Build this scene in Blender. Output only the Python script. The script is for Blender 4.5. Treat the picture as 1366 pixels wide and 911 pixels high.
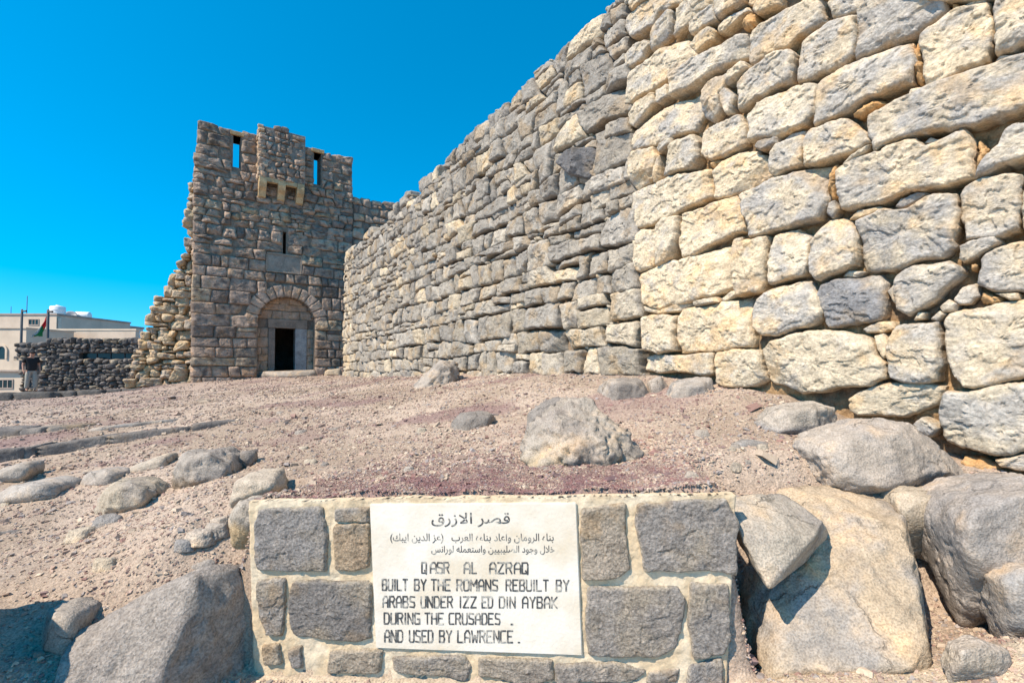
import bpy, bmesh, math, random
import numpy as np
from mathutils import Vector, Matrix

# ------------------------------------------------------------------ camera, sky, sun, exposure
for o in list(bpy.data.objects):
    bpy.data.objects.remove(o)
SC = bpy.context.scene
COL = SC.collection
F = 620.0                      # focal length in photo pixels (1366 wide)
PITCH = math.radians(1.5)
CY = 490.0 - F * math.tan(PITCH)   # photo row of the optical axis (the horizon lies on row 490)
cam_d = bpy.data.cameras.new('camera')
cam_d.sensor_width = 36.0
cam_d.lens = F / 1366 * 36.0
cam_d.shift_y = (CY - 455.5) / 1366
cam_d.clip_start = 0.05
cam_d.clip_end = 6000
cam = bpy.data.objects.new('camera', cam_d)
cam.rotation_euler = (math.pi / 2 + PITCH, 0, 0)
COL.objects.link(cam)
SC.camera = cam

SUN_H = np.array([-0.767, -0.641])            # horizontal direction towards the sun
SUN_EL = math.radians(49)
w = bpy.data.worlds.new('World')
SC.world = w
w.use_nodes = True
nt = w.node_tree
bg = nt.nodes['Background']
sky = nt.nodes.new('ShaderNodeTexSky')
sky.sky_type = 'NISHITA'
sky.sun_disc = False
sky.sun_elevation = SUN_EL
sky.sun_rotation = math.atan2(SUN_H[0], SUN_H[1])
sky.altitude = 500
sky.air_density = 1.0
sky.dust_density = 0.3
sky.ozone_density = 2.0
hs = nt.nodes.new('ShaderNodeHueSaturation')
hs.inputs['Hue'].default_value = 0.482
hs.inputs['Saturation'].default_value = 1.6
hs.inputs['Value'].default_value = 1.24
tcw = nt.nodes.new('ShaderNodeTexCoord')
lift = nt.nodes.new('ShaderNodeVectorMath'); lift.operation = 'ADD'; lift.inputs[1].default_value = (0, 0, 0.13)   # clear desert air: little pale haze at the horizon
nt.links.new(tcw.outputs['Generated'], lift.inputs[0])
nt.links.new(lift.outputs[0], sky.inputs['Vector'])
nt.links.new(sky.outputs[0], hs.inputs['Color'])
nt.links.new(hs.outputs[0], bg.inputs[0])
bg.inputs[1].default_value = 0.15
sun_d = bpy.data.lights.new('sun', 'SUN')
sun_d.energy = 5.0
sun_d.angle = math.radians(0.5)
sun_d.color = (1.0, 0.86, 0.69)
sun = bpy.data.objects.new('sun', sun_d)
tosun = Vector((SUN_H[0] * math.cos(SUN_EL), SUN_H[1] * math.cos(SUN_EL), math.sin(SUN_EL)))
sun.rotation_euler = tosun.to_track_quat('Z', 'Y').to_euler()
COL.objects.link(sun)
SC.view_settings.view_transform = 'Standard'
SC.view_settings.look = 'None'
SC.view_settings.exposure = 0.50
SC.view_settings.gamma = 1.0
SC.view_settings.use_curve_mapping = False
SC.render.engine = 'CYCLES'
SC.cycles.max_bounces = 6
SC.cycles.diffuse_bounces = 2

# ------------------------------------------------------------------ helpers
rng = np.random.default_rng(7)
CP, SP = math.cos(PITCH), math.sin(PITCH)

def ray(px, py):
    xc = (px - 683.0) / F
    yc = (CY - py) / F
    return np.array([xc, CP - yc * SP, SP + yc * CP])

def px3(px, py, D):
    r = ray(px, py)
    return r * (D / r[1])

_perm = rng.permutation(256)
_perm = np.concatenate([_perm, _perm, _perm]).astype(np.int32)
_G = rng.normal(size=(256, 3))
_G = (_G / np.linalg.norm(_G, axis=1)[:, None]).astype(np.float32)

def pn(P):
    P = np.asarray(P, np.float32)
    fl = np.floor(P)
    i = fl.astype(np.int32) & 255
    f = P - fl
    u = f * f * f * (f * (f * 6 - 15) + 10)
    out = np.zeros(len(P), np.float32)
    for dx in (0, 1):
        wx = u[:, 0] if dx else 1 - u[:, 0]
        ix = _perm[i[:, 0] + dx]
        for dy in (0, 1):
            wy = wx * (u[:, 1] if dy else 1 - u[:, 1])
            iy = _perm[ix + i[:, 1] + dy]
            for dz in (0, 1):
                g = _G[_perm[iy + i[:, 2] + dz] & 255]
                wz = wy * (u[:, 2] if dz else 1 - u[:, 2])
                out += wz * (g[:, 0] * (f[:, 0] - dx) + g[:, 1] * (f[:, 1] - dy) + g[:, 2] * (f[:, 2] - dz))
    return out * 1.6

def fbm(P, octv=4, gain=0.5):
    P = np.asarray(P, np.float32)
    s = np.zeros(len(P), np.float32)
    a = 1.0
    for k in range(octv):
        s += a * pn(P * (2.03 ** k) + 17.3 * k)
        a *= gain
    return s

def sstep(a, b, x):
    t = np.clip((x - a) / (b - a), 0, 1)
    return t * t * (3 - 2 * t)

def mesh_raw(name, V, quads, tris=None, col=None, smooth=True):
    me = bpy.data.meshes.new(name)
    V = np.asarray(V, np.float32)
    quads = np.asarray(quads, np.int32).reshape(-1, 4)
    tris = np.zeros((0, 3), np.int32) if tris is None else np.asarray(tris, np.int32).reshape(-1, 3)
    nq, ntri = len(quads), len(tris)
    me.vertices.add(len(V))
    me.vertices.foreach_set('co', V.ravel())
    me.loops.add(nq * 4 + ntri * 3)
    me.loops.foreach_set('vertex_index', np.concatenate([quads.ravel(), tris.ravel()]))
    me.polygons.add(nq + ntri)
    st = np.concatenate([np.arange(nq) * 4, nq * 4 + np.arange(ntri) * 3]).astype(np.int32)
    me.polygons.foreach_set('loop_start', st)
    me.polygons.foreach_set('use_smooth', np.full(nq + ntri, smooth))
    me.update(calc_edges=True)
    me.validate()
    if col is not None:
        a = me.attributes.new('Col', 'FLOAT_COLOR', 'POINT')
        c = np.ones((len(V), 4), np.float32)
        col = np.asarray(col, np.float32)
        c[:, :col.shape[1]] = col
        a.data.foreach_set('color', c.ravel())
    return me

def link(name, me, mat=None, parent=None, kind=None):
    o = bpy.data.objects.new(name, me)
    COL.objects.link(o)
    if mat is not None:
        me.materials.append(mat)
    if parent is not None:
        o.parent = parent
    if kind:
        o['kind'] = kind
    return o

def tag(o, label, cat, group=None):
    o['label'] = label
    o['category'] = cat
    if group:
        o['group'] = group
    return o

def thing(name, label, cat, group=None):
    o = bpy.data.objects.new(name, None)
    COL.objects.link(o)
    o.empty_display_size = 0.2
    return tag(o, label, cat, group)

def root_at(t, loc):
    """move a thing's Empty to its base, its children staying where they were built"""
    loc = Vector([float(v) for v in loc])
    t.location = loc
    for c in t.children:
        c.location = c.location - loc

# ------------------------------------------------------------------ materials
def nodes(m):
    m.use_nodes = True
    t = m.node_tree
    return t, t.nodes['Principled BSDF']

def stone_mat(name, fine=60.0, bump=0.006, vary=0.35, pits=0.25, rough=0.92, scale=1.0, coarse=9.0):
    m = bpy.data.materials.new(name)
    t, b = nodes(m)
    L = t.links.new
    N = t.nodes.new
    at = N('ShaderNodeAttribute'); at.attribute_name = 'Col'
    tc = N('ShaderNodeTexCoord')
    n1 = N('ShaderNodeTexNoise'); n1.inputs['Scale'].default_value = coarse * scale; n1.inputs['Detail'].default_value = 8; n1.inputs['Roughness'].default_value = 0.65
    n2 = N('ShaderNodeTexNoise'); n2.inputs['Scale'].default_value = fine * scale; n2.inputs['Detail'].default_value = 5; n2.inputs['Roughness'].default_value = 0.7
    n3 = N('ShaderNodeTexVoronoi'); n3.inputs['Scale'].default_value = fine * 0.8 * scale
    for n in (n1, n2, n3):
        L(tc.outputs['Object'], n.inputs['Vector'])
    mr = N('ShaderNodeMapRange'); mr.inputs[1].default_value = 0.3; mr.inputs[2].default_value = 0.7
    mr.inputs[3].default_value = 1 - vary; mr.inputs[4].default_value = 1 + vary
    L(n1.outputs[0], mr.inputs[0])
    mr2 = N('ShaderNodeMapRange'); mr2.inputs[1].default_value = 0.32; mr2.inputs[2].default_value = 0.62
    mr2.inputs[3].default_value = 1 - pits; mr2.inputs[4].default_value = 1 + pits * 0.45
    L(n2.outputs[0], mr2.inputs[0])
    mu = N('ShaderNodeMath'); mu.operation = 'MULTIPLY'
    L(mr.outputs[0], mu.inputs[0]); L(mr2.outputs[0], mu.inputs[1])
    vm = N('ShaderNodeVectorMath'); vm.operation = 'SCALE'
    L(at.outputs['Color'], vm.inputs[0]); L(mu.outputs[0], vm.inputs['Scale'])
    L(vm.outputs[0], b.inputs['Base Color'])
    b.inputs['Roughness'].default_value = rough
    b.inputs['Specular IOR Level'].default_value = 0.2
    ad = N('ShaderNodeMath'); ad.operation = 'MULTIPLY_ADD'; ad.inputs[1].default_value = 0.5
    L(n2.outputs[0], ad.inputs[0]); L(n1.outputs[0], ad.inputs[2])
    ad2 = N('ShaderNodeMath'); ad2.operation = 'MULTIPLY_ADD'; ad2.inputs[1].default_value = 0.18
    L(n3.outputs['Distance'], ad2.inputs[0]); L(ad.outputs[0], ad2.inputs[2])
    bp = N('ShaderNodeBump'); bp.inputs['Strength'].default_value = 1.0; bp.inputs['Distance'].default_value = bump * 3
    L(ad2.outputs[0], bp.inputs['Height'])
    L(bp.outputs[0], b.inputs['Normal'])
    return m

def plain_mat(name, col, rough=0.85, vary=0.12, scale=6.0, bump=0.0, metal=0.0):
    m = bpy.data.materials.new(name)
    t, b = nodes(m)
    L = t.links.new
    tc = t.nodes.new('ShaderNodeTexCoord')
    n = t.nodes.new('ShaderNodeTexNoise'); n.inputs['Scale'].default_value = scale; n.inputs['Detail'].default_value = 7
    n.inputs['Roughness'].default_value = 0.65
    L(tc.outputs['Object'], n.inputs['Vector'])
    mr = t.nodes.new('ShaderNodeMapRange'); mr.inputs[1].default_value = 0.3; mr.inputs[2].default_value = 0.7
    mr.inputs[3].default_value = 1 - vary; mr.inputs[4].default_value = 1 + vary
    L(n.outputs[0], mr.inputs[0])
    vm = t.nodes.new('ShaderNodeVectorMath'); vm.operation = 'SCALE'
    vm.inputs[0].default_value = col
    L(mr.outputs[0], vm.inputs['Scale'])
    L(vm.outputs[0], b.inputs['Base Color'])
    b.inputs['Roughness'].default_value = rough
    b.inputs['Metallic'].default_value = metal
    b.inputs['Specular IOR Level'].default_value = 0.25
    if bump:
        bp = t.nodes.new('ShaderNodeBump'); bp.inputs['Distance'].default_value = bump
        L(n.outputs[0], bp.inputs['Height']); L(bp.outputs[0], b.inputs['Normal'])
    return m

M_WALL = stone_mat('weathered_limestone_basalt', fine=48, bump=0.0055, vary=0.26, pits=0.34, coarse=10)
M_FARSTONE = stone_mat('tower_basalt', fine=24, bump=0.012, vary=0.30, pits=0.25, coarse=4)
M_BASALT = stone_mat('vesicular_basalt', fine=75, bump=0.008, vary=0.25, pits=0.5, coarse=16)
def rock_mat(name, fine=110.0, coarse=3.5, vary=0.3, pits=0.3, bump=0.01, crack=2.0):
    m = bpy.data.materials.new(name)
    t, b = nodes(m)
    L = t.links.new; N = t.nodes.new
    at = N('ShaderNodeAttribute'); at.attribute_name = 'Col'
    tc = N('ShaderNodeTexCoord')
    n1 = N('ShaderNodeTexNoise'); n1.inputs['Scale'].default_value = coarse; n1.inputs['Detail'].default_value = 10; n1.inputs['Roughness'].default_value = 0.58
    n2 = N('ShaderNodeTexNoise'); n2.inputs['Scale'].default_value = fine; n2.inputs['Detail'].default_value = 3
    n4 = N('ShaderNodeTexNoise'); n4.inputs['Scale'].default_value = 26; n4.inputs['Detail'].default_value = 6; n4.inputs['Roughness'].default_value = 0.6
    for n in (n1, n2, n4): L(tc.outputs['Object'], n.inputs['Vector'])
    # crooked fracture lines
    ds = N('ShaderNodeVectorMath'); ds.operation = 'SCALE'; ds.inputs['Scale'].default_value = 0.35
    L(n1.outputs['Color'], ds.inputs[0])
    ad = N('ShaderNodeVectorMath'); ad.operation = 'ADD'
    L(tc.outputs['Object'], ad.inputs[0]); L(ds.outputs[0], ad.inputs[1])
    vo = N('ShaderNodeTexVoronoi'); vo.feature = 'DISTANCE_TO_EDGE'; vo.inputs['Scale'].default_value = crack
    L(ad.outputs[0], vo.inputs['Vector'])
    ck = N('ShaderNodeMapRange'); ck.inputs[1].default_value = 0.0; ck.inputs[2].default_value = 0.011; ck.interpolation_type = 'SMOOTHSTEP'
    L(vo.outputs['Distance'], ck.inputs[0])
    gate = N('ShaderNodeMapRange'); gate.inputs[1].default_value = 0.42; gate.inputs[2].default_value = 0.52       # only here and there
    n5 = N('ShaderNodeTexNoise'); n5.inputs['Scale'].default_value = 3.1; n5.inputs['Detail'].default_value = 3; L(ad.outputs[0], n5.inputs['Vector'])
    L(n5.outputs[0], gate.inputs[0])
    mxk = N('ShaderNodeMath'); mxk.operation = 'MAXIMUM'; L(ck.outputs[0], mxk.inputs[0]); L(gate.outputs[0], mxk.inputs[1])
    def mr(src, a, b_, lo, hi):
        r = N('ShaderNodeMapRange'); r.inputs[1].default_value = a; r.inputs[2].default_value = b_; r.inputs[3].default_value = lo; r.inputs[4].default_value = hi
        L(src, r.inputs[0]); return r.outputs[0]
    def mul(a, b_):
        r = N('ShaderNodeMath'); r.operation = 'MULTIPLY'; L(a, r.inputs[0]); L(b_, r.inputs[1]); return r.outputs[0]
    k = mul(mr(n1.outputs[0], .3, .7, 1 - vary, 1 + vary), mr(n2.outputs[0], .35, .6, 1 - pits, 1 + pits * .3))
    k = mul(k, mr(n4.outputs[0], .3, .7, .86, 1.12))
    k = mul(k, mr(mxk.outputs[0], 0, 1, .72, 1))
    vm = N('ShaderNodeVectorMath'); vm.operation = 'SCALE'
    L(at.outputs['Color'], vm.inputs[0]); L(k, vm.inputs['Scale'])
    # ochre staining
    st = N('ShaderNodeMix'); st.data_type = 'RGBA'; st.blend_type = 'MULTIPLY'
    L(mr(n1.outputs[0], .52, .68, 0, .8), st.inputs[0]); L(vm.outputs[0], st.inputs[6]); st.inputs[7].default_value = (1.12, .93, .70, 1)
    L(st.outputs[2], b.inputs['Base Color'])
    b.inputs['Roughness'].default_value = .92; b.inputs['Specular IOR Level'].default_value = .2
    h = N('ShaderNodeMath'); h.operation = 'MULTIPLY_ADD'; h.inputs[1].default_value = .30
    L(n4.outputs[0], h.inputs[0]); L(n1.outputs[0], h.inputs[2])
    h2 = N('ShaderNodeMath'); h2.operation = 'MULTIPLY_ADD'; h2.inputs[1].default_value = .10
    L(n2.outputs[0], h2.inputs[0]); L(h.outputs[0], h2.inputs[2])
    h3 = N('ShaderNodeMath'); h3.operation = 'MULTIPLY_ADD'; h3.inputs[1].default_value = .16
    L(mxk.outputs[0], h3.inputs[0]); L(h2.outputs[0], h3.inputs[2])
    bp = N('ShaderNodeBump'); bp.inputs['Distance'].default_value = bump * 4
    L(h3.outputs[0], bp.inputs['Height']); L(bp.outputs[0], b.inputs['Normal'])
    return m
M_ROCK = rock_mat('boulder_stone')
M_MORTAR = stone_mat('earth_mortar', fine=50, bump=0.006, vary=0.25, pits=0.3, coarse=14)
M_LIME = stone_mat('lime_mortar', fine=80, bump=0.002, vary=0.12, pits=0.15, coarse=12)
M_GROUND = stone_mat('gravelly_earth', fine=90, bump=0.005, vary=0.20, pits=0.45, coarse=22)
M_CHIP = stone_mat('stone_chips', fine=60, bump=0.002, vary=0.12, pits=0.15)

# ------------------------------------------------------------------ stone-by-stone masonry
class Frame:
    def __init__(s, o, u, n):
        s.o = np.array(o, float); s.u = np.array(u, float); s.n = np.array(n, float)
        s.v = np.array([0, 0, 1.0])
        s.flip = np.dot(np.cross(s.u, s.v), s.n) < 0
    def pt(s, a, z, h=0.0):
        return s.o + s.u * a + s.v * z + s.n * h
    def px(s, px, py, h=0.0):
        r = ray(px, py)
        t = np.dot(s.o + s.n * h, s.n) / np.dot(r, s.n)
        p = r * t - s.o
        return np.array([np.dot(p, s.u), p[2]])
    def arr(s, S, Z, H):
        return s.o[None] + S[:, None] * s.u[None] + Z[:, None] * s.v[None] + H[:, None] * s.n[None]

def chaikin(p, it, r):
    for _ in range(it):
        q = np.roll(p, -1, 0)
        a = p * (1 - r) + q * r
        b = p * r + q * (1 - r)
        p = np.stack([a, b], 1).reshape(-1, 2)
    return p

class Masonry:
    def __init__(s, frame):
        s.f = frame
        s.P = []; s.D = []; s.I = []; s.K = []; s.Q = []; s.T = []; s.n = 0
        s.par = []
    def add(s, poly, res, col, prot=0.0, bulge=0.03, rough=0.012, tilt=0.06, facet=0.12, depth=0.18,
            rnd=0.16, it=1, gap=0.0, wob=0.03, er=None, patina=None, pat=0.0, rim=None, brk=0.0):
        p = np.array(poly, float)
        x, y = p[:, 0], p[:, 1]
        x2, y2 = np.roll(x, -1), np.roll(y, -1)
        cr = x * y2 - x2 * y
        A = cr.sum() / 2
        if abs(A) < 1e-5:
            return
        c = np.array([((x + x2) * cr).sum(), ((y + y2) * cr).sum()]) / (6 * A)
        if abs(A) < 0.25 * np.prod(np.ptp(p, axis=0)):
            return                       # folded outline
        if A < 0:
            p = p[::-1]; A = -A
        size = math.sqrt(A)
        if gap:
            d = p - c
            l = np.linalg.norm(d, axis=1)[:, None]
            p = c + d * np.clip(1 - gap / np.maximum(l, 1e-3), 0.3, 1.3)
        p = chaikin(p, it, rnd)
        q = np.roll(p, -1, 0)
        seg = np.linalg.norm(q - p, axis=1)
        per = seg.sum()
        N = int(np.clip(per / res, 10, 260))
        cum = np.concatenate([[0], np.cumsum(seg)])
        tt = np.arange(N) / N * per
        pc = np.vstack([p, p[:1]])
        b = np.stack([np.interp(tt, cum, pc[:, 0]), np.interp(tt, cum, pc[:, 1])], 1)
        # ragged outline
        seed = rng.uniform(0, 200)
        fr = np.concatenate([b / max(size, 0.05) * 3.0, np.full((N, 1), seed)], 1)
        wv = wob * size * fbm(fr, 4, 0.6)
        d = b - c
        l = np.linalg.norm(d, axis=1)[:, None]
        b = b + d / np.maximum(l, 1e-4) * wv[:, None]
        rm = np.sqrt(A / math.pi)
        R = int(np.clip(rm / res, 2, 30))
        ts = np.linspace(1, 0, R + 1)[:-1]
        pts = c[None, None] + ts[:, None, None] * (b - c)[None]
        pts = pts.reshape(-1, 2)
        pts = np.vstack([pts, c[None]])
        # distance to the outline
        bs = b[::max(1, N // 40)]
        bq = np.roll(bs, -1, 0)
        e = bq - bs
        el = (e * e).sum(1)
        w_ = pts[:, None] - bs[None]
        tpar = np.clip((w_ * e[None]).sum(2) / np.maximum(el, 1e-9), 0, 1)
        dd = np.linalg.norm(w_ - tpar[..., None] * e[None], axis=2).min(1)
        dd[:N] = 0
        allp = np.vstack([b, b, pts])        # two rings for the sides first, so that the rim stays a sharp edge
        dd = np.concatenate([np.zeros(2 * N), dd])
        k = len(allp)
        o = s.n
        a = np.arange(N); a2 = (a + 1) % N
        qs = []
        for r in [0] + list(range(2, R + 1)):
            r0 = o + r * N; r1 = o + (r + 1) * N
            qs.append(np.stack([r0 + a, r0 + a2, r1 + a2, r1 + a], 1))
        s.Q.append(np.concatenate(qs))
        last = o + (R + 1) * N
        s.T.append(np.stack([last + a, last + a2, np.full(N, o + k - 1)], 1))
        s.P.append(allp); s.D.append(dd)
        sk = np.zeros(k); sk[:N] = 1
        s.K.append(sk)
        s.I.append(np.full(k, len(s.par), np.int32))
        g = rng.normal(size=(4, 2)) * facet * 2.4
        ao = rng.uniform(0.04, 0.16, 4) * size
        for kk in (0, 1):                # a corner or edge broken off along a clean plane
            if rng.random() < brk:
                an = rng.uniform(0, 6.283); mg = rng.uniform(0.22, 0.65)
                g[kk] = (mg * math.cos(an), mg * math.sin(an)); ao[kk] = mg * size * rng.uniform(0.16, 0.42)
        er = er if er else np.clip(0.05 * size, 0.008, 0.022)
        tl = rng.normal(size=2) * tilt
        c1 = np.array(col, float)
        c2 = np.array(patina if patina is not None else col, float)
        rc = np.array(rim if rim is not None else col, float)
        s.par.append(np.concatenate([[c[0], c[1], size, prot, bulge, rough, depth, er, seed, pat], tl, g.ravel(), ao, c1, c2, rc]))
        s.n += k
    def build(s, name, mat, parent=None, fine=1.0):
        P = np.concatenate(s.P); D = np.concatenate(s.D); K = np.concatenate(s.K); I = np.concatenate(s.I)
        par = np.array(s.par)[I]
        c = par[:, 0:2]; size = par[:, 2]; prot = par[:, 3]; bulge = par[:, 4]; rough = par[:, 5]; dep = par[:, 6]; er = par[:, 7]; seed = par[:, 8]; pat = par[:, 9]
        r = P - c
        h = prot + r[:, 0] * par[:, 10] + r[:, 1] * par[:, 11]
        fac = np.full(len(P), 1e9)
        for k in range(4):
            g = par[:, 12 + 2 * k: 14 + 2 * k]
            fac = np.minimum(fac, par[:, 20 + k] + r[:, 0] * g[:, 0] + r[:, 1] * g[:, 1])
        h += np.clip(fac, -0.10, 0.0)
        X = np.concatenate([P, seed[:, None]], 1)
        n1 = fbm(X * np.array([[3.2, 3.8, 1.0]]), 3)
        n2 = fbm(X * np.array([[17.0, 21.0, 1.0]]), 4, 0.65)
        n3 = np.abs(pn(X * np.array([[8.0, 13.0, 1.0]]) + 31.0))
        q = n1 * 2.0 + n2 * 0.22 + 20
        fl = np.floor(q); terr = fl + sstep(0.42, 0.58, q - fl) - 20      # chipped, stepped breaks
        h += rough * (0.35 * n1 + 0.38 * n2 + 0.9 * terr)
        h += bulge * (1 - np.exp(-D / (0.45 * er)))
        h -= (0.25 * er) * np.exp(-D / (0.22 * er + 0.002))
        chip = fbm(X * np.array([[9.0, 9.0, 1.0]]) + 51.0, 3)
        h -= np.clip(chip - 0.18, 0, 1) * 2.2 * er * np.exp(-D / (1.5 * er))       # chipped arrises
        h = np.where(K > 0.5, h - dep, h)
        V = s.f.arr(P[:, 0], P[:, 1], h)
        # surface colour: base, blotches of patina, dirty rim
        bl = fbm(X * np.array([[4.2, 4.8, 1.0]]) + 7.7, 4, 0.6)
        mpat = sstep(-0.55, 0.60, bl + (pat - 0.5) * 1.6) * (pat > 0.001)
        c1 = par[:, 24:27]; c2 = par[:, 27:30]; rc = par[:, 30:33]
        C = c1 * (1 - mpat[:, None]) + c2 * mpat[:, None]
        rimw = np.exp(-D / (0.35 * er + 0.004)) * np.clip(0.55 + n2 * 0.9, 0, 1)
        C = C * (1 - rimw[:, None]) + rc * rimw[:, None]
        k2 = (sstep(0.12, 0.55, fbm(X * np.array([[2.6, 3.0, 1.0]]) + 99.0, 4, 0.6)) * 0.6)[:, None]      # ochre staining
        C = C * (1 - k2) + C * np.array([[1.10, 0.90, 0.66]]) * k2
        Q = np.concatenate(s.Q); T = np.concatenate(s.T)
        if s.f.flip:
            Q = Q[:, ::-1]; T = T[:, ::-1]
        me = mesh_raw(name, V, Q, T, C)
        return link(name, me, mat, parent)

def sheet(name, frame, corners, res, mat, parent, h=-0.07, amp=0.02, freq=5.0, depth=0.4, col=(0.5, 0.36, 0.2), col2=None, top=None):
    """rough backing surface with a thick body behind it; corners = (s0,z0),(s1,z0),(s1,z1),(s0,z1)"""
    c = np.array(corners, float)
    L = max(np.linalg.norm(c[1] - c[0]), np.linalg.norm(c[2] - c[3]))
    H = max(np.linalg.norm(c[3] - c[0]), np.linalg.norm(c[2] - c[1]))
    nu, nv = max(2, int(L / res)), max(2, int(H / res))
    U, Vv = np.meshgrid(np.linspace(0, 1, nu + 1), np.linspace(0, 1, nv + 1))
    U = U.ravel(); Vv = Vv.ravel()
    P = ((1 - U) * (1 - Vv))[:, None] * c[0] + (U * (1 - Vv))[:, None] * c[1] + (U * Vv)[:, None] * c[2] + ((1 - U) * Vv)[:, None] * c[3]
    if top is not None:
        P[:, 1] = np.minimum(P[:, 1], top(P[:, 0]))
    X = np.concatenate([P * freq, np.full((len(P), 1), 3.3)], 1)
    n = fbm(X, 5, 0.6)
    hh = h + amp * n
    W = nu + 1
    idx = np.arange((nu + 1) * (nv + 1)).reshape(nv + 1, nu + 1)
    Q = np.stack([idx[:-1, :-1], idx[:-1, 1:], idx[1:, 1:], idx[1:, :-1]], -1).reshape(-1, 4)
    loop = np.concatenate([idx[0, :-1], idx[:-1, -1], idx[-1, :0:-1], idx[:0:-1, 0]])
    V = frame.arr(P[:, 0], P[:, 1], hh)
    Vb = frame.arr(P[loop][:, 0], P[loop][:, 1], np.full(len(loop), -depth))
    o = len(V)
    a = np.arange(len(loop)); a2 = (a + 1) % len(loop)
    Q2 = np.stack([loop[a2], loop[a], o + a, o + a2], 1)
    # back face
    V = np.vstack([V, Vb])
    cb = [o, o + nu, o + nu + nv, o + 2 * nu + nv]
    Q = np.concatenate([Q, Q2, np.array([[cb[3], cb[2], cb[1], cb[0]]])])
    if frame.flip:
        Q = Q[:, ::-1]
    C = np.tile(np.array(col, float), (len(V), 1))
    if col2 is not None:
        mixv = sstep(-0.2, 0.35, np.concatenate([fbm(X * 0.35 + 9, 3), np.zeros(len(loop))]))
        C = C * (1 - mixv[:, None]) + np.array(col2) * mixv[:, None]
    return link(name, mesh_raw(name, V, Q, None, C), mat, parent)

def boxes_mesh(name, frame, us, zs, mask, h0, h1, mat, parent, col=(0.2, 0.17, 0.15)):
    """solid slab made of grid cells (mask[j,i]) between depths h0 (front) and h1 (back), openings left out"""
    us = np.array(us, float); zs = np.array(zs, float)
    nu, nz = len(us), len(zs)
    U, Z = np.meshgrid(us, zs)
    n = nu * nz
    V = np.vstack([frame.arr(U.ravel(), Z.ravel(), np.full(n, h0)), frame.arr(U.ravel(), Z.ravel(), np.full(n, h1))])
    Q = []
    g = lambda j, i, b=0: j * nu + i + b * n
    m = lambda j, i: 0 <= j < nz - 1 and 0 <= i < nu - 1 and mask[j][i]
    for j in range(nz - 1):
        for i in range(nu - 1):
            if not m(j, i):
                continue
            Q.append((g(j, i), g(j, i + 1), g(j + 1, i + 1), g(j + 1, i)))
            Q.append((g(j + 1, i, 1), g(j + 1, i + 1, 1), g(j, i + 1, 1), g(j, i, 1)))
            if not m(j - 1, i): Q.append((g(j, i + 1), g(j, i), g(j, i, 1), g(j, i + 1, 1)))
            if not m(j + 1, i): Q.append((g(j + 1, i), g(j + 1, i + 1), g(j + 1, i + 1, 1), g(j + 1, i, 1)))
            if not m(j, i - 1): Q.append((g(j, i), g(j + 1, i), g(j + 1, i, 1), g(j, i, 1)))
            if not m(j, i + 1): Q.append((g(j + 1, i + 1), g(j, i + 1), g(j, i + 1, 1), g(j + 1, i + 1, 1)))
    Q = np.array(Q)
    if frame.flip:
        Q = Q[:, ::-1]
    return link(name, mesh_raw(name, V, Q, None, np.tile(np.array(col, float), (len(V), 1)), smooth=False), mat, parent)

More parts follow.
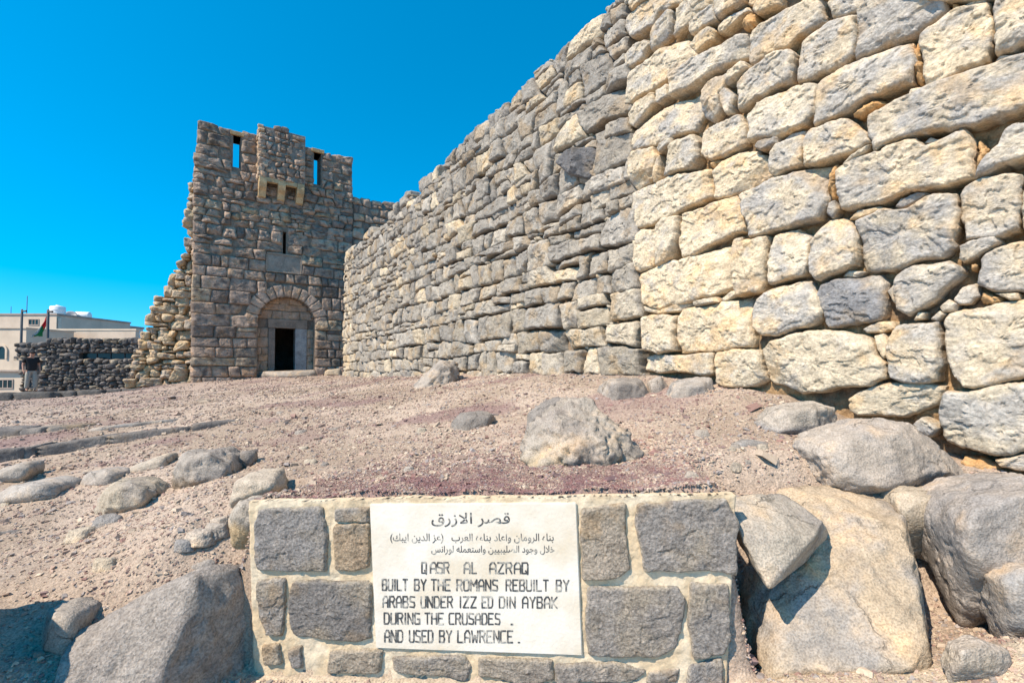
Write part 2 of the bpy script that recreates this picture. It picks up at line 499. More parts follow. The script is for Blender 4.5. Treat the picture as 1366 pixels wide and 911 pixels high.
def courses(s0, s1, z0, z1, hmean, wmean, hv=0.25, wv=0.35, split=0.2, jit=0.12, wig=0.05, holes=None, topf=None, seed=0, quoin=False):
    """polygons of roughly coursed masonry; s0/s1 may be functions of z"""
    f0 = s0 if callable(s0) else (lambda z: s0)
    f1 = s1 if callable(s1) else (lambda z: s1)
    zb = [z0]
    while zb[-1] < z1 - 0.5 * hmean:
        zb.append(zb[-1] + hmean * (1 + rng.uniform(-hv, hv)))
    zb = np.array(zb)
    zb = z0 + (zb - z0) * (z1 - z0) / (zb[-1] - z0)
    K = len(zb)
    def zed(k, s):
        if k == 0 or k == K - 1:
            a = 0.3
        else:
            a = 1.0
        return zb[k] + a * wig * float(pn(np.array([[s * 0.55 + seed, k * 3.7, seed]]))[0]) * 1.5
    out = []
    for k in range(K - 1):
        zm = (zb[k] + zb[k + 1]) / 2
        h = zb[k + 1] - zb[k]
        spans = [(f0(zm), f1(zm))]
        if holes:
            for (a, b) in holes(zm, h):
                ns = []
                for (x, y) in spans:
                    if b <= x or a >= y:
                        ns.append((x, y)); continue
                    if a > x: ns.append((x, a))
                    if b < y: ns.append((b, y))
                spans = ns
        for (a, b) in spans:
            if b - a < 0.06:
                continue
            xs = [a]
            while xs[-1] < b:
                xs.append(xs[-1] + wmean * math.exp(rng.normal() * wv))
            xs = np.array(xs)
            if len(xs) > 2 and (xs[-1] - b) > (b - xs[-2]):
                xs = xs[:-1]
            xs = a + (xs - a) * (b - a) / (xs[-1] - a)
            tj = rng.normal(size=len(xs)) * jit * h
            bj = rng.normal(size=len(xs)) * jit * h
            tj[0] = bj[0] = tj[-1] = bj[-1] = 0
            for i in range(len(xs) - 1):
                l0, l1, r0, r1 = xs[i] + bj[i], xs[i] + tj[i], xs[i + 1] + bj[i + 1], xs[i + 1] + tj[i + 1]
                zz = lambda kk, s: zed(kk, s)
                bl = (l0, zz(k, l0)); br = (r0, zz(k, r0)); tr = (r1, zz(k + 1, r1)); tl = (l1, zz(k + 1, l1))
                if topf is not None:
                    tm = topf((xs[i] + xs[i + 1]) / 2)
                    if (bl[1] + br[1]) / 2 > tm - 0.4 * h:
                        continue
                if rng.random() < split and (r0 - l0) > 0.5 * h:
                    f = rng.uniform(0.35, 0.65)
                    ml = ((l0 + l1) / 2, bl[1] * (1 - f) + tl[1] * f); mr_ = ((r0 + r1) / 2, br[1] * (1 - f) + tr[1] * f)
                    if rng.random() < 0.5 and (r0 - l0) > 0.9 * h:
                        m0 = rng.uniform(0.35, 0.65)
                        mm = (ml[0] + (mr_[0] - ml[0]) * m0, (ml[1] + mr_[1]) / 2)
                        bm_ = (bl[0] + (br[0] - bl[0]) * m0, bl[1] + (br[1] - bl[1]) * m0)
                        out += [[bl, bm_, mm, ml], [bm_, br, mr_, mm], [ml, mr_, tr, tl]]
                    else:
                        out += [[bl, br, mr_, ml], [ml, mr_, tr, tl]]
                else:
                    out.append([bl, br, tr, tl])
    return out

def rag(poly, amt):
    """corner jitter and bowed sides for a quad"""
    p = np.array(poly, float)
    n = len(p)
    sz = math.sqrt(abs(np.prod(p.max(0) - p.min(0))))
    p = p + rng.normal(size=p.shape) * amt * sz
    q = []
    for i in range(n):
        a, b = p[i], p[(i + 1) % n]
        q.append(a)
        m = (a + b) / 2 + rng.normal(size=2) * amt * sz * 0.7
        q.append(m)
    return np.array(q)

def mix(a, b, t):
    return np.array(a) * (1 - t) + np.array(b) * t

# ------------------------------------------------------------------ ground
WD = np.array([-0.6226, 1.0, 0]); WD /= np.linalg.norm(WD)
WN = np.array([-WD[1], WD[0], 0.0])              # towards the camera side
def wall_D(px): return 4.859 / ((px - 683) / F + 0.6226)
FW = Frame((4.859 - 0.6226 * 2.0, 2.0, 0), WD, WN)

TU = np.array([1.479, 1.0, 0]); TU /= np.linalg.norm(TU)
TN = np.array([TU[1], -TU[0], 0.0])
T0 = np.array([-0.692 * 17.16, 17.16, 0])
FT = Frame(T0, TU, TN)
def tower_D(px):
    k = (px - 683) / F
    # T0 + t*TU ; X = k*Y
    t = (k * T0[1] - T0[0]) / (TU[0] - k * TU[1])
    return T0[1] + t * TU[1]

U_ = []
def cp(px, py, D): U_.append(px3(px, py, D))
for px, py in ((470, 502), (530, 502), (620, 499), (700, 497), (780, 498), (850, 500), (900, 506), (960, 515), (1017, 526), (1100, 550), (1200, 592), (1330, 636)):
    cp(px, py, wall_D(px))
for px, py in ((255, 509), (300, 507), (340, 504), (400, 501), (450, 501)):
    cp(px, py, tower_D(px))
for a in ((600, 650, 2.6), (600, 600, 3.7), (600, 560, 5.0), (600, 530, 6.5), (600, 510, 8.5),
          (850, 650, 2.45), (850, 600, 3.2), (850, 560, 3.9), (850, 530, 4.6), (720, 652, 2.5), (720, 600, 3.4), (720, 550, 4.7),
          (400, 668, 2.75), (400, 620, 3.8), (400, 580, 5.2), (400, 550, 7), (400, 525, 10), (400, 511, 15),
          (480, 660, 2.7), (500, 600, 4.0),
          (250, 700, 2.9), (250, 660, 3.4), (250, 620, 4.4), (250, 582, 6), (250, 556, 8), (250, 532, 12), (250, 518, 16),
          (100, 790, 2.6), (100, 740, 3.05), (100, 690, 3.7), (100, 640, 4.7), (100, 604, 6), (100, 580, 6.9), (100, 552, 10), (100, 531, 15), (60, 522, 20.5),
          (0, 770, 2.7), (0, 700, 3.5), (0, 625, 5.3), (0, 583, 7.2), (0, 552, 11), (0, 536, 15), (0, 525, 21), (-300, 640, 5), (-300, 560, 10), (-200, 800, 2.7),
          (960, 650, 2.4), (1000, 600, 2.95), (1000, 560, 3.6), (1100, 640, 2.55), (1180, 690, 2.5), (1250, 700, 2.55),
          (1300, 760, 2.45), (1300, 830, 2.1), (1260, 780, 2.35), (1300, 900, 1.85), (1366, 740, 2.5), (1420, 820, 2.1), (1500, 780, 2.2)):
    cp(*a)
U_ += [np.array(p, float) for p in ((-22, 22, -1.12), (-30, 24, -1.3), (-10, 24, -0.7), (-6, 30, -0.6), (4, 12, -0.1), (10, 20, -0.1), (-30, 10, -1.3), (-20, 5, -1.3),
                                    (6, 3, -0.8), (5, 0, -1.3), (12, 0, -1.2), (-8, -4, -1.5), (6, -6, -1.5), (0, -8, -1.5), (-20, -4, -1.5))]
L_ = [px3(*a) for a in ((640, 902, 2.34), (340, 893, 2.52), (480, 897, 2.43), (800, 908, 2.25), (960, 914, 2.16), (640, 960, 2.1), (400, 960, 2.2), (860, 960, 2.0), (200, 920, 2.25), (0, 905, 2.15), (0, 840, 2.4),
                        (1060, 905, 2.05), (1150, 902, 2.0), (1260, 905, 1.92), (60, 870, 2.35), (1400, 860, 1.9), (1040, 890, 2.35), (1230, 860, 2.3))]
L_ += [np.array(p, float) for p in ((0, 0, -1.65), (-4, 1, -1.6), (4, 0, -1.5), (0, 1.2, -1.62), (-8, -4, -1.6), (6, -6, -1.6), (0, -8, -1.6),
                                    (-8, 2.5, -1.3), (2.5, 1.2, -1.45), (-3.5, 3, -1.25))]

class TPS:
    def __init__(s, pts, lam=0.001):
        P = np.array(pts)
        s.c = P[:, :2]
        n = len(P)
        K = s.phi(np.linalg.norm(s.c[:, None] - s.c[None], axis=2)) + lam * np.eye(n) * n * 0.05
        A = np.zeros((n + 3, n + 3))
        A[:n, :n] = K
        A[:n, n] = 1; A[:n, n + 1:] = s.c
        A[n, :n] = 1; A[n + 1:, :n] = s.c.T
        b = np.concatenate([P[:, 2], np.zeros(3)])
        s.w = np.linalg.solve(A, b)
    def phi(s, r): return r          # linear spline: tame far from the points
    def __call__(s, X, Y):
        out = np.empty(len(X))
        n = len(s.c)
        for i in range(0, len(X), 40000):
            q = np.stack([X[i:i + 40000], Y[i:i + 40000]], 1)
            r = np.linalg.norm(q[:, None] - s.c[None], axis=2)
            out[i:i + 40000] = s.phi(r) @ s.w[:n] + s.w[n] + q @ s.w[n + 1:]
        return out
for px_, py_ in ((345, 668), (480, 664), (640, 662), (800, 660), (960, 655)):
    D_ = 2.5 - .35 * (px_ - 335) / 643
    U_.append(px3(px_, py_, D_) - np.array([0, 0, -.03])); U_.append(px3(px_, py_, D_) + np.array([0, .25, .01]))
SU, SL = TPS(U_), TPS(L_ + [np.array([p[0], p[1], p[2]]) for p in U_ if p[0] < -1.9 and p[1] < 4.5])

# plaque wall line (front face, left end to right end)
PL = px3(335, 780, 2.5); PR = px3(978, 780, 2.15)
PU = np.array([PR[0] - PL[0], PR[1] - PL[1], 0]); PLEN = np.linalg.norm(PU); PU /= PLEN
PNV = np.array([PU[1], -PU[0], 0.0])
FP = Frame((PL[0], PL[1], 0), PU, PNV)

KERBS = []   # (A, B, drop) lines where the ground steps down towards the camera
def ground_z(X, Y, detail=True):
    X = np.asarray(X, float).ravel(); Y = np.asarray(Y, float).ravel()
    zu, zl = SU(X, Y), SL(X, Y)
    d = -((X - PL[0]) * PNV[0] + (Y - PL[1]) * PNV[1])      # distance behind the plaque face
    sx = (X - PL[0]) * PU[0] + (Y - PL[1]) * PU[1]
    t0 = sstep(0.006, 0.042, d)
    tl = sstep(0.15, 0.75, d); tr = sstep(0.45, 0.95, d)
    kl = sstep(0.05, -0.25, sx); kr = sstep(PLEN - 0.06, PLEN + 0.12, sx)
    t = t0 * (1 - kl) * (1 - kr) + tl * kl + tr * kr
    z = zl * (1 - t) + zu * t
    # level off far away and drop to the town
    R = np.sqrt(X ** 2 + Y ** 2)
    far = sstep(26, 45, R)
    z = z * (1 - far) + (-4.2) * far
    if detail:
        P = np.stack([X, Y, np.zeros_like(X)], 1)
        near = 1 - sstep(12, 40, R)
        wallclose = sstep(0.0, 0.25, np.abs(d - 0.05)) * 1.0
        pwall = 1 - sstep(.5, .05, np.abs(d)) * (sx > -.2) * (sx < PLEN + .2)
        z = z + near * (0.035 * pwall * fbm(P * 1.1, 3) + 0.016 * pwall * fbm(P * 3.3, 3) + 0.012 * fbm(P * 7.0, 3) * wallclose)
    return z

def gz(x, y): return float(ground_z([x], [y])[0])

def axis(lo, hi, a, b, fine, grow=1.06, big=60):
    xs = list(np.arange(a, b, fine))
    st = fine; x = xs[-1]
    while x < hi:
        st = min(st * grow, big); x += st; xs.append(x)
    st = fine; x = xs[0]; pre = []
    while x > lo:
        st = min(st * grow, big); x -= st; pre.append(x)
    return np.array(pre[::-1] + xs)
gx = axis(-2500, 2500, -3.2, 3.0, 0.022)
gy = axis(-300, 3000, 1.5, 6.5, 0.022)
GX, GY = np.meshgrid(gx, gy)
gX, gY = GX.ravel(), GY.ravel()
gZ = ground_z(gX, gY)
idx = np.arange(len(gX)).reshape(len(gy), len(gx))
GQ = np.stack([idx[:-1, :-1], idx[:-1, 1:], idx[1:, 1:], idx[1:, :-1]], -1).reshape(-1, 4)
gd = -((gX - PL[0]) * PNV[0] + (gY - PL[1]) * PNV[1])
gsx = (gX - PL[0]) * PU[0] + (gY - PL[1]) * PU[1]
def ground_col(X, Y, d, sx):
    P = np.stack([X, Y, np.zeros_like(X)], 1)
    base = np.array([0.37, 0.285, 0.215]); sand = np.array([0.56, 0.46, 0.34]); red = np.array([0.25, 0.16, 0.15]); pale = np.array([0.47, 0.37, 0.29])
    m = sstep(-0.3, 0.4, fbm(P * 0.6 + 5, 4))
    C = base * (1 - m[:, None]) + pale * m[:, None]
    sc = sstep(1.25, 0.15, d) * sstep(0.0, 0.02, d) * sstep(-0.1, 0.4, sx) * sstep(PLEN + 0.3, PLEN - 0.3, sx)
    sc = np.clip(sc * (0.72 + 0.8 * fbm(P * 3.0, 5, .7)), 0, 1)
    sc2 = sstep(0.0, 0.6, fbm(P * np.array([[0.5, 0.9, 1]]) + 40, 4)) * 0.75 * sstep(0.8, 3.0, d)
    sc = np.maximum(sc, sc2)
    C = C * (1 - sc[:, None]) + red * sc[:, None]
    fr = sstep(0.01, -0.03, d) * sstep(-0.3, 0.0, sx)
    C = C * (1 - fr[:, None]) + sand * fr[:, None]
    R = np.sqrt(X ** 2 + Y ** 2)
    f = sstep(10, 30, R)
    C = C * (1 - f[:, None]) + np.array([0.34, 0.255, 0.22]) * f[:, None]
    return C, sc
GC, _ = ground_col(gX, gY, gd, gsx)
ground = link('ground', mesh_raw('ground', np.stack([gX, gY, gZ], 1), GQ, None, GC), M_GROUND, kind='structure')
ground['label'] = 'pinkish stony earth slope strewn with volcanic gravel in front of the castle'

# ------------------------------------------------------------------ great curtain wall (right)
wall = thing('curtain_wall', 'high wall of big cream and grey stone blocks climbing along the right of the slope', 'wall')
S_FAR = (18.6 - 2.0) / 0.849
WTOP = 4.5
CREAM = (0.64, 0.52, 0.36); CREAM2 = (0.57, 0.485, 0.36); GREY = (0.34, 0.305, 0.258); GREY2 = (0.45, 0.41, 0.355); BLUE = (0.30, 0.293, 0.292); OCHRE = (0.53, 0.335, 0.165); DARK = (0.155, 0.15, 0.15)
j0 = FW.px(835, 0); j1 = FW.px(858, 500)
def s_joint(z):
    t = (z - j1[1]) / (j0[1] - j1[1])
    return j1[0] + (j0[0] - j1[0]) * t

TILE = {1: (830, 0), 2: (1096, 0), 3: (830, 170), 4: (1096, 170), 5: (830, 340), 6: (1096, 340), 7: (1096, 470)}
SCL = 5.0593
# every stone seen in the photo's near wall: tile, outline, tone (0 cream .. 1 grey), flag
TR = [
 (1, [[75,75],[80,20],[105,-20],[210,-20],[95,80]], .3),
 (1, [[30,190],[45,120],[100,70],[190,10],[250,-30],[410,-30],[395,25],[330,55],[250,90],[215,170],[170,200],[120,235],[60,255]], .35),
 (1, [[195,340],[195,215],[235,165],[320,70],[340,75],[325,230],[240,310]], .6),
 (1, [[345,250],[365,70],[460,-20],[640,-20],[630,30],[550,70],[480,150],[410,205]], .3),
 (1, [[480,240],[480,180],[560,110],[640,45],[655,150],[560,200],[520,235]], .4),
 (1, [[660,140],[640,-30],[860,-30],[850,25],[760,75],[690,130]], .7),
 (1, [[650,225],[660,180],[760,100],[860,50],[870,80],[800,120],[700,215]], .3),
 (1, [[860,35],[870,-10],[930,-20],[900,50]], .3),
 (1, [[910,90],[920,50],[950,-20],[1080,-20],[1060,30],[990,75],[930,105]], .3),
 (1, [[860,440],[860,270],[900,180],[1000,110],[1140,40],[1230,-10],[1340,-10],[1355,130],[1290,180],[1200,240],[1120,320],[960,385],[890,440]], .45),
 (1, [[30,460],[30,380],[80,310],[170,265],[190,300],[130,400],[60,450]], .5),
 (1, [[15,700],[15,640],[40,560],[60,490],[170,410],[290,320],[430,250],[475,300],[510,370],[430,440],[350,500],[230,590],[120,650],[60,690]], .25),
 (1, [[490,330],[520,260],[610,185],[640,215],[625,280],[560,330],[520,375]], .3),
 (1, [[360,660],[355,600],[350,520],[430,460],[560,370],[700,290],[820,220],[855,260],[850,370],[700,440],[600,510],[480,600]], .5),
 (1, [[245,700],[250,620],[320,570],[330,650],[260,710]], .3),
 (1, [[60,840],[50,760],[110,690],[230,630],[240,700],[180,770],[90,860]], .2),
 (1, [[545,790],[545,610],[600,540],[730,490],[700,590],[665,640],[680,740],[600,820]], .6),
 (1, [[715,580],[740,500],[830,425],[850,460],[800,515]], .3),
 (1, [[785,745],[775,650],[775,560],[830,490],[980,400],[1140,330],[1175,370],[1150,560],[1000,610],[890,680]], .5),
 (1, [[675,640],[715,600],[765,650],[750,770],[720,780],[690,700]], .45),
 (1, [[65,1010],[70,900],[180,800],[300,720],[520,620],[545,720],[510,830],[490,880],[330,940],[200,990],[110,1018]], .35),
 (1, [[1190,570],[1195,420],[1210,300],[1300,210],[1415,130],[1580,108],[1590,220],[1562,380],[1470,450],[1366,500],[1260,550]], .55),
 (1, [[860,960],[865,780],[910,700],[1060,630],[1260,555],[1325,580],[1305,760],[1240,850],[1180,880],[1050,935],[930,950]], .3),
 (1, [[550,1050],[555,900],[640,840],[790,770],[840,850],[835,970],[720,1040],[620,1090],[565,1080]], .35),
 (2, [[65,110],[40,30],[80,-30],[320,-30],[320,0],[250,70],[160,100]], .4),
 (2, [[230,400],[250,250],[245,80],[330,-10],[350,-40],[870,-40],[860,0],[840,100],[700,180],[620,240],[480,290],[300,370]], .8),
 (2, [[940,70],[960,40],[1040,-10],[1120,-10],[1120,10],[1000,60]], .4),
 (2, [[715,590],[685,480],[680,260],[760,190],[930,80],[1140,25],[1165,180],[1130,400],[1050,450],[900,520],[790,575]], .3),
 (2, [[1180,370],[1170,100],[1190,-30],[1560,-30],[1560,200],[1366,290],[1280,345]], .45),
 (2, [[-30,860],[-25,620],[20,530],[100,490],[200,440],[400,360],[610,285],[645,400],[620,570],[500,610],[320,680],[170,770]], .6),
 (2, [[340,940],[335,880],[350,790],[480,700],[700,610],[900,530],[1100,470],[1300,380],[1560,290],[1560,660],[1366,740],[1200,800],[1000,870],[860,890],[660,920],[430,990],[375,1040]], .55),
 (2, [[580,650],[600,605],[680,590],[680,610],[620,640]], .2),
 (2, [[1155,420],[1200,370],[1290,360],[1270,385]], .5),
 (2, [[200,800],[260,720],[400,665],[450,700],[340,750],[250,800]], -1),
 (2, [[460,700],[540,650],[560,665],[480,715]], -1),
 (2, [[600,320],[650,240],[680,270],[680,470],[715,590],[640,570],[620,470]], -1),
 (2, [[865,90],[870,0],[930,20],[945,50],[890,95]], -1),
 (1, [[800,190],[810,110],[900,85],[930,140],[880,210]], -1),
 (4, [[0,250],[-90,270],[-95,100],[-60,20],[0,0],[150,-45],[250,-10],[330,50],[345,110],[290,150],[160,200],[60,240]], .35),
 (4, [[155,260],[300,150],[350,120],[300,190],[180,265]], .3),
 (4, [[150,550],[115,440],[105,310],[150,265],[300,200],[480,140],[650,85],[700,140],[850,80],[960,20],[1035,90],[1015,200],[1030,340],[870,390],[720,420],[590,440],[430,500],[240,540]], .45),
 (4, [[690,110],[740,70],[820,90],[760,125]], .7),
 (4, [[1050,350],[1110,240],[1200,130],[1260,20],[1300,-10],[1560,-30],[1560,170],[1366,230],[1230,270],[1130,325]], .6),
 (4, [[985,760],[940,580],[935,460],[960,410],[1100,350],[1300,310],[1350,320],[1350,560],[1330,690],[1200,740],[1060,755]], .5),
 (4, [[1370,700],[1345,560],[1375,340],[1560,290],[1560,660]], .6),
 (4, [[490,530],[530,480],[640,435],[710,440],[600,510],[540,540]], 1.2),
 (4, [[170,620],[240,560],[380,530],[430,545],[330,585],[230,615]], .4),
 (4, [[275,965],[255,860],[250,740],[210,630],[310,590],[430,550],[560,560],[690,500],[760,445],[910,455],[925,590],[905,790],[820,865],[700,890],[540,950],[430,970]], .6),
 (4, [[-65,1000],[-75,900],[-60,780],[0,690],[50,620],[140,600],[190,640],[245,740],[250,880],[230,930],[120,980],[0,1030]], .5),
 (4, [[930,880],[940,800],[1060,755],[1180,735],[1195,780],[1090,850],[990,900],[950,905]], .6),
 (4, [[35,580],[50,510],[85,490],[110,550],[70,610]], .95),
 (4, [[1065,1050],[1065,910],[1110,850],[1250,800],[1366,775],[1560,730],[1560,1100],[1366,1110],[1220,1105],[1140,1100]], .6),
 (4, [[50,500],[60,310],[90,250],[120,260],[105,400],[110,500],[80,490]], -1),
 (4, [[1030,310],[1060,200],[1040,60],[1080,90],[1120,150],[1100,240]], -1),
 (3, [[70,400],[50,250],[90,170],[215,140],[255,200],[225,340],[100,430]], .25),
 (3, [[220,380],[240,250],[265,190],[270,350],[240,380]], .4),
 (3, [[290,340],[330,200],[350,110],[480,55],[525,110],[530,200],[480,280],[390,300]], .3),
 (3, [[250,150],[330,80],[350,75],[340,120],[270,180]], .4),
 (3, [[75,690],[65,560],[65,450],[150,400],[350,330],[600,280],[612,470],[550,490],[400,560],[200,650]], .08),
 (3, [[625,480],[620,310],[680,220],[800,160],[900,150],[960,190],[1010,260],[1010,340],[920,390],[800,430],[700,470]], .2),
 (3, [[1020,330],[1020,180],[1060,120],[1230,65],[1265,100],[1240,270],[1130,300],[1060,335]], .3),
 (3, [[910,140],[940,100],[1060,70],[1060,115],[960,165]], 1.1),
 (3, [[1070,105],[1140,40],[1230,20],[1230,50],[1130,90]], .5),
 (3, [[880,740],[830,560],[810,460],[900,420],[1000,360],[1130,310],[1366,265],[1410,265],[1400,430],[1375,570],[1340,630],[1180,660],[1100,680],[960,725]], .45),
 (3, [[420,880],[390,800],[405,590],[560,540],[750,455],[820,510],[840,700],[760,720],[600,790],[500,860]], .12),
 (3, [[245,930],[250,800],[240,680],[290,620],[395,600],[385,740],[345,890],[270,925]], .15),
 (3, [[85,970],[75,740],[150,690],[230,690],[245,790],[225,935],[110,980]], .15),
 (3, [[790,1145],[770,1000],[765,820],[830,770],[990,740],[1000,800],[990,900],[980,1060],[960,1120],[860,1130]], .15),
 (3, [[1010,1060],[1000,880],[1030,740],[1180,690],[1280,740],[1270,870],[1250,990],[1120,1040],[1020,1065]], .3),
 (3, [[730,810],[740,750],[800,735],[790,790],[750,815]], .2),
 (3, [[590,260],[600,235],[680,210],[670,250],[620,280]], -1),
 (5, [[130,330],[105,190],[110,130],[240,75],[480,10],[600,-30],[725,-80],[742,100],[750,220],[700,240],[620,280],[480,315],[240,365]], .05),
 (5, [[150,380],[140,340],[240,370],[370,330],[480,320],[460,350],[380,385],[240,400]], -.5),
 (5, [[155,640],[140,500],[140,420],[260,405],[375,410],[365,540],[375,650],[270,665]], .1),
 (5, [[405,665],[370,560],[370,420],[400,370],[570,340],[680,310],[840,285],[885,380],[885,600],[860,625],[700,640],[540,655]], .0),
 (5, [[485,345],[490,315],[640,285],[660,320],[540,345]], .3),
 (5, [[660,305],[740,240],[780,265],[690,320]], .3),
 (5, [[970,540],[915,460],[915,360],[960,270],[1090,210],[1280,175],[1320,250],[1370,380],[1350,420],[1270,480],[1060,545]], .5),
 (5, [[150,780],[140,690],[190,670],[400,680],[630,655],[630,800],[560,820],[480,800],[350,790],[250,800]], .3),
 (5, [[640,860],[640,660],[760,640],[930,640],[945,760],[955,850],[880,890],[700,890]], .05),
 (5, [[1000,870],[955,820],[945,640],[1030,580],[1200,530],[1350,512],[1530,520],[1650,560],[1705,640],[1775,730],[1775,830],[1680,885],[1450,895],[1340,915],[1200,935],[1120,890],[1050,870]], .0),
 (6, [[50,490],[20,400],[-40,300],[0,200],[120,160],[260,150],[380,125],[425,190],[425,290],[430,400],[400,440],[250,460],[130,495]], .95),
 (6, [[510,370],[490,300],[490,180],[540,100],[620,75],[850,50],[930,70],[965,110],[880,190],[760,320],[600,400]], .65),
 (6, [[435,240],[490,190],[495,330],[470,320]], .3),
 (6, [[275,500],[380,455],[480,450],[500,500],[400,525],[300,525]], .3),
 (6, [[130,145],[170,105],[280,110],[220,150]], .3),
 (6, [[470,825],[450,700],[470,560],[520,470],[640,465],[780,455],[800,560],[812,720],[790,850],[650,865],[540,855]], .5),
 (6, [[355,550],[420,530],[450,590],[445,680],[410,700],[375,630]], .3),
 (6, [[960,890],[880,770],[820,580],[815,450],[860,390],[1100,340],[1366,300],[1600,280],[1600,800],[1366,820],[1280,850],[1100,885]], .4),
 (6, [[885,300],[940,220],[1030,190],[1055,270],[990,330],[920,330]], .7),
 (6, [[795,350],[850,305],[905,330],[890,380],[810,385]], .6),
 (6, [[735,430],[790,380],[825,400],[780,445]], .7),
 (6, [[620,440],[650,390],[700,390],[680,430]], .3),
 (6, [[1060,290],[1080,230],[1150,270],[1235,290],[1210,325],[1080,335]], -1),
 (6, [[1170,260],[1320,260],[1330,300],[1270,300]], .3),
 (6, [[1000,110],[1010,60],[1055,60],[1040,110]], -1),
 (6, [[690,430],[720,360],[790,290],[900,210],[1000,130],[1005,180],[930,215],[850,290],[790,340],[740,390]], -1),
 (7, [[200,400],[190,310],[250,260],[400,210],[600,205],[830,225],[810,280],[770,350],[680,400],[540,440],[430,430],[260,420]], .15),
 (7, [[850,600],[810,480],[810,320],[850,270],[1000,270],[1280,215],[1400,200],[1600,260],[1600,640],[1366,660],[1250,690],[1100,680],[950,640]], .45),
 (7, [[620,490],[690,440],[760,480],[800,510],[740,570],[680,540]], .65),
 (7, [[1180,720],[1366,690],[1600,650],[1600,800],[1340,800],[1220,770]], .6),
 (7, [[930,710],[1040,700],[1190,760],[1200,830],[1100,850],[980,790]], -1),
]
mw = Masonry(FW)
traced = []
for (t, poly, tone) in TR:
    ox, oy = TILE[t]
    pp = np.array([FW.px(ox + X / SCL, oy + Y / SCL) for X, Y in poly])
    traced.append(pp)
    sz = math.sqrt(np.prod(pp.max(0) - pp.min(0)))
    D = 2 + 0.849 * pp[:, 0].mean()
    if tone <= -0.6:     # lumps of ochre earth mortar squeezed out of the joints
        mw.add(pp, 0.008, OCHRE, prot=0.0, bulge=0.05, rough=0.022, facet=0.1, rnd=0.25, it=2, wob=0.16, er=0.03)
        continue
    tn = max(0.0, tone)
    a = mix(CREAM, CREAM2, rng.random())
    base = mix(a, GREY2, max(0, tn - 0.3) * 0.9) * rng.uniform(0.92, 1.06)
    pat = mix(GREY2, BLUE, rng.random() * min(1, tn)) if tn < 0.9 else np.array(BLUE) * 0.8
    small = sz < 0.13
    mw.add(pp, float(np.clip(D / 465 * 0.9, 0.006, 0.014)), base if tone > -.1 else np.array(CREAM) * 0.9,
           prot=rng.uniform(-0.03, 0.045) if not small else rng.uniform(-0.05, 0.0),
           bulge=0.05 if not small else 0.03, rough=0.013 if not small else 0.006, tilt=0.05, facet=0.03, depth=0.22,
           rnd=.05, brk=.5, gap=-0.006, wob=0.04, patina=pat, pat=float(np.clip(0.15 + 0.75 * tn, 0, 1)), rim=mix(base, OCHRE, 0.35), er=float(np.clip(0.04 * sz, 0.007, 0.016)))
# the same big blocks carry on beyond the frame: above, and on towards the camera
s_edge = FW.px(1403, 450)[0]
zline = lambda q: FW.px(683 + F * (FW.pt(q, 0)[0] / FW.pt(q, 0)[1]), -6)[1]      # upper limit of the stones seen
more = courses(-2.2, s_edge, -0.95, 4.5, 0.46, 0.75, split=0.25, seed=2.5)
for poly in courses(s_edge + .02, s_joint, 1.2, 4.52, 0.46, 0.7, split=0.25, seed=3.5):
    q = np.array(poly)
    zl = np.array([zline(v) for v in q[:, 0]])
    if (q[:, 1] - zl).max() < 0.12:
        continue
    q[:, 1] = np.maximum(q[:, 1], zl)
    more.append(q)
for poly in more:
    tn = rng.random()
    base = mix(CREAM, GREY2, tn * 0.7)
    mw.add(rag(poly, 0.03), 0.025, base, prot=rng.uniform(-.02, .03), bulge=0.05, rough=0.013, gap=0.004, rnd=.09, brk=.45, facet=.03, er=.014, rim=mix(base, OCHRE, .35), patina=GREY2, pat=tn)
mw.build('block_masonry', M_WALL, wall)

# rubble part of the wall, further along
ml = Masonry(FW)
GBASE = lambda s: gz(*FW.pt(s, 0)[:2])
def wall_stones(poly, far, zrel):
    global ml
    c = np.array(poly).mean(0)
    D = 2 + 0.849 * c[0]
    res = float(np.clip(D / 465 * 1.25, 0.014, 0.045))
    sz = math.sqrt(np.prod(np.ptp(np.array(poly), axis=0)))
    warm = np.clip(0.42 - 0.15 * c[1] + 0.25 * rng.normal(), 0, 1)
    if c[0] > S_FAR - 1.3: warm = min(1, warm + 0.55)
    if rng.random() < 0.07: warm = 1
    base = mix(mix(GREY, GREY2, rng.random()), mix(CREAM2, CREAM, rng.random() * .6), warm) * rng.uniform(0.66, 1.04)
    pat = mix(GREY, DARK, rng.random() * 0.5)
    ml.add(rag(poly, 0.048), res, base, prot=rng.normal() * 0.018 - 0.005 + (0.05 if rng.random() < .04 else 0), bulge=0.05, rough=0.014, tilt=0.07, facet=0.03, brk=.5, depth=0.25, rnd=0.05, it=1,
           gap=rng.uniform(0.005, 0.017), wob=0.05, patina=pat, pat=0.42 * (1 - warm) + 0.1, rim=mix(base, DARK, 0.45), er=float(np.clip(0.045 * sz, 0.007, 0.016)))
topz = lambda s: WTOP + 0.12 * float(pn(np.array([[s * 1.3, 0.3, 8.1]]))[0]) + 0.03 * math.sin(s * 7)
low = courses(s_joint, S_FAR, -0.45, 0.95, 0.40, 0.56, split=0.12, jit=0.10, wig=0.07, seed=11.0)
mid = courses(s_joint, S_FAR, 0.95, 2.5, 0.33, 0.42, split=0.32, jit=0.16, wig=0.10, seed=23.0, hv=.3)
upp = courses(s_joint, S_FAR, 2.5, 4.62, 0.29, 0.38, split=0.28, jit=0.20, wig=0.11, seed=31.0, hv=.35, topf=topz)
for p in low + mid + upp:
    wall_stones(p, 1, 0)
